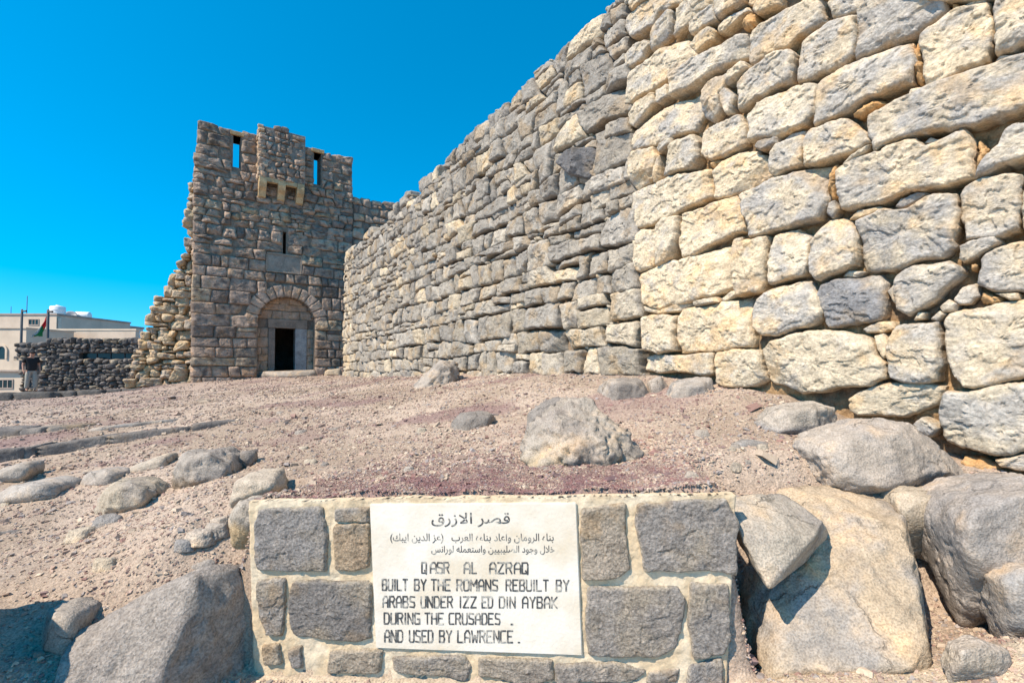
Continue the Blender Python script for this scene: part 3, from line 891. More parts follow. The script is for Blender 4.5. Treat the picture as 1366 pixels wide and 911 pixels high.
# chock stones wedged into the joints
for p in mid + upp + low:
    if rng.random() < 0.35:
        q = np.array(p); c = q[rng.integers(len(q))]
        r = rng.uniform(0.03, 0.07)
        tri = [c + r * np.array([math.cos(a), 0.7 * math.sin(a)]) for a in np.sort(rng.uniform(0, 6.28, 5))]
        base = mix(GREY, CREAM2, rng.random()) * 0.9
        ml.add(tri, 0.02, base, prot=-0.02, bulge=0.02, rough=0.006, rnd=0.2, it=1)
# the dark stone jutting out near the joint
jp = np.array([FW.px(x, y) for x, y in ((757, 222), (768, 205), (790, 196), (802, 206), (800, 228), (785, 240), (768, 236))])
ml.add(jp, 0.015, DARK, prot=0.15, bulge=0.06, rough=0.016, facet=0.5, tilt=.2, depth=0.36, rim=DARK, er=0.02, rnd=.08)
ml.build('rubble_masonry', M_WALL, wall)
ztop = 4.42
sheet('rubble_core', FW, [(j1[0] - 0.05, -1.0), (S_FAR, -1.0), (S_FAR, ztop), (j0[0] - 0.05, ztop)], 0.06, M_MORTAR, wall, h=-0.15, amp=0.03, depth=1.6,
      col=(0.20, 0.155, 0.115), col2=(0.28, 0.20, 0.13))
sheet('block_core', FW, [(-2.2, -1.3), (j1[0] - 0.05, -1.3), (j0[0] - 0.05, 4.44), (-2.2, 4.44)], 0.02, M_MORTAR, wall, h=-0.11, amp=0.04, freq=9, depth=1.6,
      col=(0.36, 0.235, 0.125), col2=(0.22, 0.155, 0.10))
# loose stones capping the wall, and its far end face
FE = Frame(FW.pt(S_FAR, 0, -1.6), WN, WD)
me_ = Masonry(FE)
for p in courses(0, 1.62, -0.6, WTOP, 0.34, 0.42, seed=4.4):
    me_.add(rag(p, 0.04), 0.06, mix(CREAM2, GREY2, rng.random()), bulge=0.03, gap=0.012)
me_.build('end_masonry', M_WALL, wall)
root_at(wall, FW.pt(5, -0.1))

# ------------------------------------------------------------------ gate tower
tower = thing('gate_tower', 'square gate tower of dark basalt with an arched doorway and two sky-lit parapet slots', 'tower')
tw = lambda x, y, h=0.0: FT.px(x, y, h)
TB = -0.75
UR = tw(470, 230)[0]
ZTOP_L = tw(259, 158)[1]; ZTOP_R = tw(469, 207)[1]
Z_PAR = tw(262, 204)[1]
TBROWN = (0.46, 0.325, 0.235); TGREY = (0.34, 0.258, 0.205); TDARK = (0.13, 0.108, 0.095); TWARM = (0.42, 0.33, 0.225)
slotA = (tw(311, 200)[0], tw(321, 200)[0], tw(316, 223)[1], tw(316, 181)[1])
slotB = (tw(419, 220)[0], tw(428.5, 220)[0], tw(424, 246)[1], tw(424, 204)[1])
slit = (tw(377.6, 325)[0], tw(382, 325)[0], tw(380, 341)[1], tw(380, 309)[1])
panel = (tw(356, 352)[0], tw(402, 352)[0], tw(379, 363.5)[1], tw(379, 340)[1])
aL = tw(344, 440)[0]; aR = tw(420, 440)[0]; aC = (aL + aR) / 2; aRad = (aR - aL) / 2
aTop = tw(382, 396.5)[1]; aSpr = aTop - aRad
oRad = (tw(437, 440)[0] - tw(323, 440)[0]) / 2
zdoor0 = tw(380, 499)[1]
boxu = (tw(345, 210, 0.5)[0], tw(407.5, 210, 0.5)[0], tw(376, 247, 0.5)[1], tw(376, 177, 0.5)[1])
def tholes(zm, h):
    H = []
    for s in (slotA, slotB, slit, panel):
        if s[2] - h * 0.3 < zm < s[3] + h * 0.3:
            H.append((s[0] - 0.02, s[1] + 0.02))
    if zm < aSpr + oRad - 0.05:
        r = oRad if zm < aSpr else math.sqrt(max(0, oRad ** 2 - (zm - aSpr) ** 2))
        if zm < aSpr: r = aRad + 0.02
        H.append((aC - r, aC + r))
    if boxu[2] < zm < boxu[3] + 1:
        H.append((boxu[0] + 0.1, boxu[1] - 0.1))
    return H
mt = Masonry(FT)
def tstone(p, z):
    c = np.array(p).mean(0)
    sz = math.sqrt(np.prod(np.ptp(np.array(p), axis=0)))
    k = rng.random()
    base = mix(TBROWN, TGREY, k)
    if rng.random() < 0.13: base = mix(base, TWARM, 0.7)
    if rng.random() < 0.16: base = mix(base, TDARK, 0.7)
    base = base * rng.uniform(0.85, 1.15)
    rough = 0.010
    up = z > 4.2
    mt.add(rag(p, 0.018 if not up else 0.04), 0.045, base, prot=rng.normal() * (0.014 if not up else 0.03), bulge=0.05, er=0.014, rough=rough if not up else 0.026, tilt=0.04 if not up else 0.10,
           facet=0.04 if not up else 0.14, depth=0.15, rnd=0.07, it=1, gap=rng.uniform(0.0, 0.010), wob=0.022, patina=TDARK, pat=0.3, rim=base * 0.75)
zmid = tw(300, 300)[1]
tl = courses(0.0, UR + 0.05, TB, zmid, 0.43, 0.62, split=0.1, jit=0.06, wig=0.03, holes=tholes, seed=51.0)
tm = courses(0.0, UR + 0.05, zmid, Z_PAR, 0.34, 0.42, split=0.2, jit=0.18, wig=0.07, holes=tholes, seed=57.0)
for p in tl + tm:
    tstone(p, np.array(p)[:, 1].mean())
tp = courses(0.05, UR + 0.02, Z_PAR, ZTOP_L - 0.02, 0.36, 0.62, split=0.15, jit=0.06, wig=0.03, holes=tholes, seed=63.0)
for p in tp:
    c = np.array(p).mean(0)
    base = mix(TGREY, TDARK, rng.random()) * rng.uniform(.8, 1.2)
    mt.add(rag(p, 0.03), 0.045, base, prot=rng.normal() * .015, bulge=0.03, rough=0.02, gap=0.03, facet=0.12, rim=(0.36, 0.29, 0.22), patina=TBROWN, pat=0.3)
mt.build('facade_masonry', M_FARSTONE, tower)
# slab behind the facing, with its openings
us = sorted(set([0.04, 0.10, UR, slotA[0], slotA[1], slotB[0], slotB[1], slit[0], slit[1], aL, aR] + list(np.linspace(aL, aR, 17))))
zs = sorted(set([TB, zdoor0 - 0.2, aSpr, slit[2], slit[3], slotA[2], slotA[3], slotB[2], slotB[3], Z_PAR, ZTOP_L - 0.12] + [aSpr + aRad * math.sin(a) for a in np.linspace(0, math.pi / 2, 12)]))
mask = np.ones((len(zs) - 1, len(us) - 1), bool)
for j in range(len(zs) - 1):
    for i in range(len(us) - 1):
        u, z = (us[i] + us[i + 1]) / 2, (zs[j] + zs[j + 1]) / 2
        if z > Z_PAR and u < 0.10: mask[j, i] = False
        for s in (slotA, slotB, slit):
            if s[0] < u < s[1] and s[2] < z < s[3]: mask[j, i] = False
        if aL < u < aR and z > zdoor0 - 0.2 and (z < aSpr or (u - aC) ** 2 + (z - aSpr) ** 2 < aRad ** 2): mask[j, i] = False
boxes_mesh('facade_core', FT, us, zs, mask, -0.06, -0.85, M_FARSTONE, tower, col=(0.22, 0.175, 0.135))
# body of the tower behind: side walls, back wall, vault
def tbox(name, u0, u1, h0, h1, z0, z1, mat=M_FARSTONE, parent=tower, col=(0.25, 0.21, 0.175), frame=FT):
    return boxes_mesh(name, frame, [u0, u1], [z0, z1], [[True]], h1, h0, mat, parent, col)
tbox('side_wall', 0.05, 0.9, -5.6, -0.86, TB, Z_PAR)
tbox('side_wall', UR - 0.9, UR - 0.02, -5.6, -0.86, TB, Z_PAR)
tbox('back_wall', 0.06, UR - 0.03, -6.4, -5.61, TB, Z_PAR - 0.1)
tbox('vault', 0.91, UR - 0.91, -5.6, -0.87, 5.2, 5.8)
FTL = Frame(FT.pt(0.05, 0, -5.6), TN, -TU)
mtl = Masonry(FTL)
for p in courses(0, 5.55, TB, Z_PAR, 0.4, 0.55, seed=71.0):
    mtl.add(rag(p, 0.04), 0.09, mix(TBROWN, TWARM, rng.random()), prot=rng.normal() * .03, bulge=0.03, rough=0.02, gap=0.015)
mtl.build('side_masonry', M_FARSTONE, tower)
# voussoirs of the arch
mv = Masonry(FT)
nv = 13
for k in range(nv):
    a0, a1 = math.pi * k / nv, math.pi * (k + 1) / nv
    ro = oRad * rng.uniform(0.97, 1.02)
    pts = [(aC + aRad * math.cos(a0), aSpr + aRad * math.sin(a0)), (aC + ro * math.cos(a0), aSpr + ro * math.sin(a0)),
           (aC + ro * math.cos((a0 + a1) / 2), aSpr + ro * math.sin((a0 + a1) / 2)),
           (aC + ro * math.cos(a1), aSpr + ro * math.sin(a1)), (aC + aRad * math.cos(a1), aSpr + aRad * math.sin(a1)),
           (aC + aRad * math.cos((a0 + a1) / 2), aSpr + aRad * math.sin((a0 + a1) / 2))]
    mv.add(pts, 0.04, mix(TBROWN, TGREY, rng.random()) * rng.uniform(.95, 1.2), prot=0.025, bulge=0.02, rough=0.008, facet=0.03, tilt=0.02, depth=0.35, rnd=0.1, it=1, gap=0.012, wob=0.01, rim=TDARK)
mv.build('door_arch', M_FARSTONE, tower)
# walled-up back of the arch with the low stone door
RH = -0.42
zl0, zl1 = tw(380, 438, RH)[1], tw(380, 426, RH)[1]
dL, dR = tw(366.5, 470, RH)[0], tw(393.5, 470, RH)[0]
jL, jR = tw(357.5, 470, RH)[0], tw(409, 470, RH)[0]
lL, lR = tw(357, 430, RH)[0], tw(410, 430, RH)[0]
FR = Frame(FT.pt(0, 0, RH), TU, TN)
mr_ = Masonry(FR)
def rholes(zm, h):
    r = aRad + 0.12 if zm < aSpr else math.sqrt(max(0, (aRad + 0.12) ** 2 - (zm - aSpr) ** 2))
    H = [(-9, aC - r), (aC + r, 9)]
    if zm < zl0: H.append((jL, jR))
    elif zm < zl1: H.append((lL, lR))
    return H
tst = lambda M, p: M.add(rag(p, .02), 0.045, mix(TBROWN, TGREY, rng.random() * .8), bulge=0.015, rough=0.008, facet=0.04, tilt=.02, gap=0.010, rnd=.08, rim=TWARM)
for p in courses(aL - 0.15, aR + 0.15, zl1, aTop + 0.1, 0.30, 0.5, split=0, jit=0.05, wig=0.02, holes=rholes, seed=83.0):
    tst(mr_, p)
infl, infr = Masonry(FR), Masonry(FR)
for p in courses(aL - 0.15, aR + 0.15, zdoor0 - 0.2, zl0, 0.36, 0.4, split=0, jit=0.05, wig=0.02, holes=rholes, seed=81.0):
    tst(infl if np.array(p)[:, 0].mean() < aC else infr, p)
for M in (infl, infr):
    if M.n: M.build('door_side_masonry', M_FARSTONE, tower)
mr_.build('tympanum', M_FARSTONE, tower)
us2 = [aL - 0.02, dL, dR, aR + 0.02]; zs2 = [zdoor0 - 0.25, zl0, aTop + 0.02]
boxes_mesh('doorway_wall', FR, us2, zs2, [[True, False, True], [True, True, True]], -0.05, -0.4, M_FARSTONE, tower, col=(0.24, 0.19, 0.15))
def slab(name, u0, u1, z0, z1, h0, h1, col, frame, parent, bev=0.02):
    o = tbox(name, u0, u1, h0, h1, z0, z1, M_FARSTONE, parent, col, frame)
    b = o.modifiers.new('bevel', 'BEVEL'); b.width = bev; b.segments = 2
    return o
slab('door_lintel', lL, lR, zl0, zl1, -0.38, 0.05, (0.27, 0.21, 0.165), FR, tower)
slab('door_jamb', jL, dL, zdoor0 - .05, zl0 - 0.003, -0.38, 0.04, (0.22, 0.18, 0.15), FR, tower)
slab('door_jamb', dR, jR, zdoor0 - .05, zl0 - 0.003, -0.38, 0.04, (0.33, 0.32, 0.31), FR, tower)
slab('inscription_panel', panel[0] + .03, panel[1] - .03, panel[2] + .03, panel[3] - .03, -0.2, -0.005, (0.31, 0.25, 0.2), FT, tower, 0.01)
pf = thing  # noqa
for nm, (a, b, c, d) in (('panel_frame', (panel[0] - .01, panel[1] + .01, panel[3] - .03, panel[3] + .03)), ('panel_frame', (panel[0] - .01, panel[1] + .01, panel[2] - .03, panel[2] + .03)),
                         ('panel_frame', (panel[0] - .03, panel[0] + .03, panel[2] + .033, panel[3] - .033)), ('panel_frame', (panel[1] - .03, panel[1] + .03, panel[2] + .033, panel[3] - .033))):
    slab(nm, a, b, c, d, -0.2, 0.03, (0.33, 0.26, 0.2), FT, tower, 0.01)
slab('slot_lintel', slotA[0] - .1, slotA[1] + .12, slotA[3], slotA[3] + .16, -0.8, 0.03, (0.46, 0.30, 0.15), FT, tower)
slab('slot_lintel', slotB[0] - .1, slotB[1] + .12, slotB[3], slotB[3] + .16, -0.8, 0.03, (0.46, 0.30, 0.15), FT, tower)
# box machicolation on its corbels
mach = boxes_mesh('machicolation', FT, [boxu[0], boxu[1]], [boxu[2] + 0.2, boxu[3] + 0.1], [[True]], 0.44, -0.5, M_FARSTONE, tower, col=(0.24, 0.2, 0.165))
FB = Frame(FT.pt(0, 0, 0.5), TU, TN)
mb = Masonry(FB)
mtopf = lambda s: boxu[3] + 0.12 + 0.1 * math.sin(s * 5)
for p in courses(boxu[0], boxu[1], boxu[2] + 0.16, boxu[3] + 0.25, 0.24, 0.30, split=0.2, jit=0.15, wig=0.05, seed=91.0, topf=mtopf):
    base = mix(TBROWN, TGREY, rng.random()) * rng.uniform(.8, 1.2)
    mb.add(rag(p, .05), 0.04, base, prot=rng.normal() * .02, bulge=.03, rough=.02, facet=.15, gap=.012, rim=base * .7, patina=TDARK, pat=.3)
mb.build('box_masonry', M_FARSTONE, mach)
FBL = Frame(FT.pt(boxu[0], 0, -0.1), TN, -TU)
mbl = Masonry(FBL)
for p in courses(0, 0.62, boxu[2] + 0.16, boxu[3] + 0.12, 0.24, 0.28, seed=93.0):
    mbl.add(rag(p, .04), 0.05, mix(TBROWN, TWARM, .5), prot=rng.normal() * .02, bulge=.02, rough=.015, gap=.012)
mbl.build('box_side_masonry', M_FARSTONE, mach)
bw = boxu[1] - boxu[0]
for k, f in enumerate((0.02, 0.42, 0.83)):
    u0 = boxu[0] + f * bw
    # corbel: stepped bracket, underside curved in
    prof = [(-0.1, boxu[2] + .2), (0.5, boxu[2] + .2), (0.5, boxu[2] - .02), (0.42, boxu[2] - .18), (0.26, boxu[2] - .30), (0.16, boxu[2] - .50), (-0.1, boxu[2] - .56)]
    bm = bmesh.new()
    A = [bm.verts.new(FT.pt(u0, z, h)) for h, z in prof]; B = [bm.verts.new(FT.pt(u0 + 0.16 * bw, z, h)) for h, z in prof]
    bm.faces.new(A); bm.faces.new(B[::-1])
    for i in range(len(A)): bm.faces.new((A[i], B[i], B[(i + 1) % len(A)], A[(i + 1) % len(A)]))
    bmesh.ops.recalc_face_normals(bm, faces=bm.faces)
    m_ = bpy.data.meshes.new('corbel'); bm.to_mesh(m_)
    at = m_.attributes.new('Col', 'FLOAT_COLOR', 'POINT')
    at.data.foreach_set('color', np.tile([0.50, 0.36, 0.20, 1], len(m_.vertices)).astype(np.float32))
    o = link('corbel', m_, M_FARSTONE, mach)
    bv = o.modifiers.new('bevel', 'BEVEL'); bv.width = 0.02; bv.segments = 2
for f0 in (0.18, 0.58):
    bm_o = boxes_mesh('corbel_beam', FT, [boxu[0] + f0 * bw, boxu[0] + (f0 + .24) * bw], [boxu[2] + .04, boxu[2] + .198], [[True]], 0.49, 0.3, M_FARSTONE, mach, col=(0.48, 0.35, 0.2))
root_at(tower, FT.pt(2.5, -0.5))

# lower curtain wall running on behind the great wall
rear = thing('curtain_wall', 'lower dark wall running on from the right side of the tower behind the slope wall', 'wall')
zr = tw(500, 266)[1]
mrw = Masonry(FT)
for p in courses(UR + 0.08, 12.0, 2.5, zr, 0.36, 0.45, split=.2, jit=.15, wig=.05, seed=97.0):
    base = mix(TBROWN, TDARK, rng.random() * .8)
    mrw.add(rag(p, .05), 0.06, base, prot=rng.normal() * .03 - 0.05, bulge=.03, rough=.02, facet=.15, gap=.012, rim=base * .7)
for p in courses(UR + 0.08, 12.0, TB, 2.5, 0.42, 0.6, seed=98.0):
    mrw.add(rag(p, .04), 0.08, mix(TBROWN, TWARM, rng.random()), prot=rng.normal() * .02 - 0.05, bulge=.03, rough=.015, gap=.012)
mrw.build('masonry', M_FARSTONE, rear)
sheet('core', FT, [(UR + 0.03, TB), (12.0, TB), (12.0, zr - .12), (UR + 0.03, zr - .12)], 0.3, M_FARSTONE, rear, h=-0.13, amp=.02, depth=1.0, col=(0.2, 0.165, 0.135))
root_at(rear, FT.pt(8.0, -0.5))

# ruined stub of wall left of the tower
ruin = thing('ruined_wall', 'broken stub of sunlit rubble wall leaning against the left side of the gate tower', 'wall')
FRU = Frame((T0[0] + 0.05, T0[1] + 0.35, 0), (0.985, 0.174, 0), (0.174, -0.985, 0))
ru = lambda x, y: FRU.px(x, y)
OUT = [ru(*p) for p in ((165, 517), (172, 500), (178, 470), (187, 440), (196, 415), (205, 396), (222, 376), (236, 352), (245, 335), (246, 290), (250, 262), (255, 235))]
oz = np.array([p[1] for p in OUT]); ox_ = np.array([p[0] for p in OUT])
left_of = lambda z: float(np.interp(z, oz, ox_)) + 0.12 * float(pn(np.array([[z * 3.1, .5, .5]]))[0])
mru = Masonry(FRU)
for p in courses(left_of, 0.16, -1.0, OUT[-1][1], 0.31, 0.40, split=.25, jit=.2, wig=.1, seed=101.0, hv=.35):
    w_ = rng.random()
    base = mix(mix((0.46, .36, .24), (0.54, .41, .25), w_), (0.27, .25, .24), 0.55 if rng.random() < .35 else 0.1)
    mru.add(rag(p, .09), 0.04, base, prot=rng.normal() * .06 - 0.03, bulge=.08, rough=.03, facet=.15, brk=.6, tilt=.2, depth=.3, gap=rng.uniform(-.02, .03), rnd=.22, wob=.07, rim=OCHRE, patina=TGREY, pat=.25)
mru.build('masonry', M_FARSTONE, ruin)
zz = np.linspace(-1.0, OUT[-1][1] - .1, 14)
bmv = []
for z in zz:
    l = min(left_of(z) + 0.2, -0.02)
    bmv.append([FRU.pt(l, z, -.2), FRU.pt(0.2, z, -.2), FRU.pt(0.2, z, -1.0), FRU.pt(l + .1, z, -1.0)])
bmv = np.array(bmv).reshape(-1, 3)
qq = []
for k in range(len(zz) - 1):
    for i in range(4):
        a = k * 4 + i; b = k * 4 + (i + 1) % 4
        qq.append((a, b, b + 4, a + 4))
qq.append(((len(zz) - 1) * 4, (len(zz) - 1) * 4 + 1, (len(zz) - 1) * 4 + 2, (len(zz) - 1) * 4 + 3))
link('core', mesh_raw('core', bmv, qq, None, np.tile([0.27, .19, .115], (len(bmv), 1)), smooth=False), M_FARSTONE, ruin)
root_at(ruin, FRU.pt(-1, -.8))

# low dark boundary wall far left
lowall = thing('boundary_wall', 'low dark basalt rubble wall with a long dark slot window, far left behind the man', 'wall')
DLW = 24.0
FL = Frame((0, DLW, 0), (1, 0, 0), (0, -1, 0))
lw = lambda x, y: FL.px(x, y)
x0, x1, xm = lw(19, 490)[0], lw(200, 490)[0], lw(62, 490)[0]
zt1, zt0 = lw(100, 451)[1], lw(40, 457)[1]
sl = (lw(103, 475)[0], lw(178, 475)[0], lw(140, 479)[1], lw(140, 470.5)[1])
mlw = Masonry(FL)
def lholes(zm, h):
    return [(sl[0], sl[1])] if sl[2] - .05 < zm < sl[3] + .05 else []
xb = lw(28, 490)[0]
ps = courses(xm, x1, -1.5, sl[2], 0.23, 0.3, split=.25, jit=.25, wig=.08, seed=111.) + courses(xm, x1, sl[2], sl[3], 0.2, 0.3, split=.1, jit=.2, wig=.02, holes=lholes, seed=112.) \
   + courses(xm, x1, sl[3], zt1, 0.24, 0.3, split=.2, jit=.25, wig=.06, seed=113.) + courses(x0, xm, lw(40, 479)[1], zt0, 0.25, 0.34, split=.2, jit=.25, wig=.08, seed=114.) \
   + courses(xb, xm, -1.5, lw(40, 479)[1], 0.25, 0.32, split=.2, jit=.25, wig=.05, seed=115.)
for p in ps:
    base = mix((0.18, .165, .155), (0.10, .093, .088), rng.random())
    if rng.random() < .13: base = mix(base, (0.36, .3, .22), .7)
    mlw.add(rag(p, .08), 0.05, base, prot=rng.normal() * .05, bulge=.07, rough=.03, facet=.25, tilt=.2, depth=.2, gap=rng.uniform(-.01, .02), rnd=.2, wob=.06, rim=base * .7)
mlw.build('masonry', M_FARSTONE, lowall)
boxes_mesh('core', FL, [xb, xm, sl[0], sl[1], x1], [-1.6, sl[2], sl[3], zt0 - .1, zt1 - .12], [[True] * 4, [True, True, False, True], [True] * 4, [False, True, True, True]], -.1, -.7, M_FARSTONE, lowall, col=(.12, .105, .095))
M_GLASS = plain_mat('dark_window_glass', (0.012, 0.03, 0.035), rough=0.15, vary=0.2)
M_STEEL = plain_mat('dark_steel', (0.05, 0.05, 0.055), rough=0.5)
def fbox(name, frame, u0, u1, z0, z1, h0, h1, mat, parent):
    """box with front at h1, back at h0"""
    return boxes_mesh(name, frame, [u0, u1], [z0, z1], [[True]], h1, h0, mat, parent)
win = fbox('slot_window', FL, sl[0], sl[1], sl[2], sl[3], -.40, -.34, M_GLASS, lowall)
for k in range(1, 4):
    u = sl[0] + (sl[1] - sl[0]) * k / 4
    fbox('mullion', FL, u - .02, u + .02, sl[2], sl[3], -.339, -.31, M_STEEL, win)
slab('ledge', x0, xm + .1, lw(40, 481)[1], lw(40, 478)[1], -.6, .06, (.42, .34, .25), FL, lowall)
root_at(lowall, (-20, DLW, -1.2))

# ------------------------------------------------------------------ plaque wall
pw = thing('plaque_wall', 'short foreground wall of squared basalt blocks in pale mortar holding the white inscribed plaque', 'wall')
def pp_(zoom, pts):
    ox, oy, k = {4: (320, 640, 3.362), 5: (640, 640, 3.361)}[zoom]
    return np.array([FP.px(ox + X / k, oy + Y / k) for X, Y in pts])
PST = [
 (4, [[85,395],[75,200],[95,130],[370,120],[392,250],[392,400],[240,400]], 0),
 (4, [[432,395],[430,200],[585,190],[585,375],[520,400]], .35),
 (4, [[434,182],[437,128],[580,120],[582,184]], 0),
 (4, [[85,450],[210,440],[205,560],[195,690],[130,680],[100,600]], .1),
 (4, [[240,450],[590,450],[590,700],[520,715],[400,700],[245,690],[235,600]], -.2),
 (4, [[110,740],[180,730],[190,815],[120,820]], .3), (4, [[225,760],[280,740],[285,830],[240,835]], 0),
 (4, [[415,760],[640,755],[630,855],[400,860]], .45), (4, [[690,790],[1000,780],[1035,830],[1020,890],[700,850]], .1),
 (5, [[0,790],[320,800],[330,890],[200,900],[0,870]], .25), (5, [[340,820],[600,810],[750,850],[690,890],[345,895]], .15), (5, [[765,855],[890,842],[880,900],[750,900]], .1), (5, [[940,830],[1080,790],[1080,905],[930,905]], 0),
 (5, [[460,440],[455,130],[650,105],[650,250],[670,390],[620,430]], .4),
 (5, [[740,400],[700,200],[715,110],[900,95],[1090,85],[1150,200],[1140,410],[1000,395]], .05),
 (5, [[490,775],[480,640],[490,480],[880,475],[910,540],[885,740],[800,780]], .1),
 (5, [[955,790],[935,600],[945,465],[1110,470],[1115,700],[1090,770]], .05),
]
mp = Masonry(FP)
for z, pts, tone in PST:
    P = pp_(z, pts)
    base = mix((0.27, 0.25, 0.235), (0.42, 0.335, 0.24), max(0, tone) * 1.3) * (0.82 if tone < 0 else 1)
    mp.add(P, 0.006, base, prot=0.012, bulge=0.014, rough=0.006, tilt=0.01, facet=0.02, depth=0.04, rnd=0.05, it=1, wob=0.022, gap=-0.008, er=0.006, rim=mix(base, (.6, .5, .35), .45), patina=(0.34, 0.29, 0.23), pat=.2 + max(0, tone))
blk = mp.build('basalt_blocks', M_BASALT, pw)
cTL, cTR, cBR, cBL = FP.px(332, 668), FP.px(982, 659), FP.px(968, 935), FP.px(340, 915)
def ptop(s):
    t = (s - cTL[0]) / (cTR[0] - cTL[0])
    X = np.stack([np.atleast_1d(s) * 4.0, np.zeros(np.size(s)), np.zeros(np.size(s))], 1)
    return cTL[1] + (cTR[1] - cTL[1]) * t + 0.010 * fbm(X, 3)
sheet('mortar', FP, [cBL, cBR, cTR + np.array([0, .03]), cTL + np.array([0, .03])], 0.008, M_LIME, pw, h=0.004, amp=0.006, freq=14, depth=0.045, col=(0.58, 0.46, 0.31), col2=(0.64, 0.54, 0.40), top=ptop)
# plaque
def zq(X, Y, h=0.0): return FP.px(490 + X / 4.14, 660 + Y / 4.14, h)
M_PLQ = bpy.data.materials.new('white_marble')
t_, b_ = nodes(M_PLQ)
tc_ = t_.nodes.new('ShaderNodeTexCoord'); nz_ = t_.nodes.new('ShaderNodeTexNoise'); nz_.inputs['Scale'].default_value = 5; nz_.inputs['Detail'].default_value = 8
cr_ = t_.nodes.new('ShaderNodeValToRGB'); cr_.color_ramp.elements[0].color = (.60, .52, .40, 1); cr_.color_ramp.elements[0].position = .3; cr_.color_ramp.elements[1].color = (.70, .655, .58, 1); cr_.color_ramp.elements[1].position = .58
t_.links.new(tc_.outputs['Object'], nz_.inputs['Vector']); t_.links.new(nz_.outputs[0], cr_.inputs[0]); t_.links.new(cr_.outputs[0], b_.inputs['Base Color'])
b_.inputs['Roughness'].default_value = .7
bq_ = t_.nodes.new('ShaderNodeBump'); bq_.inputs['Distance'].default_value = .002; nb_ = t_.nodes.new('ShaderNodeTexNoise'); nb_.inputs['Scale'].default_value = 60; nb_.inputs['Detail'].default_value = 6
t_.links.new(tc_.outputs['Object'], nb_.inputs['Vector']); t_.links.new(nb_.outputs[0], bq_.inputs['Height']); t_.links.new(bq_.outputs[0], b_.inputs['Normal'])
PH = 0.018
pc = [zq(55, 835), zq(1188, 875), zq(1155, 38), zq(20, 46)]
bm = bmesh.new()
fr = [bm.verts.new(FP.pt(p[0], p[1], PH)) for p in pc]; bk = [bm.verts.new(FP.pt(p[0], p[1], -0.03)) for p in pc]
bm.faces.new(fr); bm.faces.new(bk[::-1])
for i in range(4): bm.faces.new((fr[(i + 1) % 4], fr[i], bk[i], bk[(i + 1) % 4]))
bmesh.ops.recalc_face_normals(bm, faces=bm.faces)
bmesh.ops.bevel(bm, geom=list(bm.edges), offset=.004, segments=2, affect='EDGES')
m_ = bpy.data.meshes.new('plaque'); bm.to_mesh(m_); bm.free()
plaque = link('plaque', m_, M_PLQ, pw)
M_INK = bpy.data.materials.new('worn_black_paint')
t_, b_ = nodes(M_INK)
tc_ = t_.nodes.new('ShaderNodeTexCoord'); nz_ = t_.nodes.new('ShaderNodeTexNoise'); nz_.inputs['Scale'].default_value = 22; nz_.inputs['Detail'].default_value = 6; nz_.inputs['Roughness'].default_value = .7
cr_ = t_.nodes.new('ShaderNodeValToRGB'); cr_.color_ramp.elements[0].color = (.05, .052, .055, 1); cr_.color_ramp.elements[0].position = .48; cr_.color_ramp.elements[1].color = (.55, .52, .46, 1); cr_.color_ramp.elements[1].position = .68
t_.links.new(tc_.outputs['Object'], nz_.inputs['Vector']); t_.links.new(nz_.outputs[0], cr_.inputs[0]); t_.links.new(cr_.outputs[0], b_.inputs['Base Color'])
b_.inputs['Roughness'].default_value = .9
GL = {'A': [[(0, 0), (0, .75), (.35, 1), (.75, 1), (1, .75), (1, 0)], [(0, .42), (1, .42)]], 'B': [[(0, 0), (0, 1), (.8, 1), (.95, .8), (.8, .53), (.1, .53)], [(.8, .53), (1, .3), (.85, 0), (0, 0)]],
      'C': [[(1, 1), (.1, 1), (0, .85), (0, .15), (.1, 0), (1, 0)]], 'D': [[(0, 0), (0, 1), (.75, 1), (1, .8), (1, .2), (.75, 0), (0, 0)]], 'E': [[(1, 1), (0, 1), (0, 0), (1, 0)], [(0, .52), (.75, .52)]],
      'G': [[(1, .95), (.15, 1), (0, .85), (0, .12), (.15, 0), (1, 0), (1, .45), (.55, .45)]], 'H': [[(0, 0), (0, 1)], [(1, 0), (1, 1)], [(0, .5), (1, .5)]], 'I': [[(.5, 0), (.5, 1)]],
      'K': [[(0, 0), (0, 1)], [(1, 1), (.1, .5), (1, 0)]], 'L': [[(0, 1), (0, 0), (1, 0)]], 'M': [[(0, 0), (0, 1), (.5, .45), (1, 1), (1, 0)]], 'N': [[(0, 0), (0, 1), (1, 0), (1, 1)]],
      'O': [[(0, .12), (0, .88), (.2, 1), (.8, 1), (1, .88), (1, .12), (.8, 0), (.2, 0), (0, .12)]], 'Q': [[(0, 0), (0, 1), (.85, 1), (1, .85), (1, 0), (0, 0)], [(.6, .25), (1, -.1)]], 'R': [[(0, 0), (0, 1), (.8, 1), (1, .78), (.8, .52), (.05, .52)], [(.55, .5), (1, 0)]],
      'S': [[(1, .95), (.15, 1), (0, .8), (.1, .56), (.9, .46), (1, .2), (.85, 0), (0, .05)]], 'T': [[(0, 1), (1, 1)], [(.5, 1), (.5, 0)]], 'U': [[(0, 1), (0, .12), (.15, 0), (.85, 0), (1, .12), (1, 1)]],
      'W': [[(0, 1), (.2, 0), (.5, .6), (.8, 0), (1, 1)]], 'Y': [[(0, 1), (.5, .5), (1, 1)], [(.5, .5), (.5, 0)]], 'Z': [[(0, 1), (1, 1), (0, 0), (1, 0)]], '.': [[(.3, 0), (.7, 0)]]}
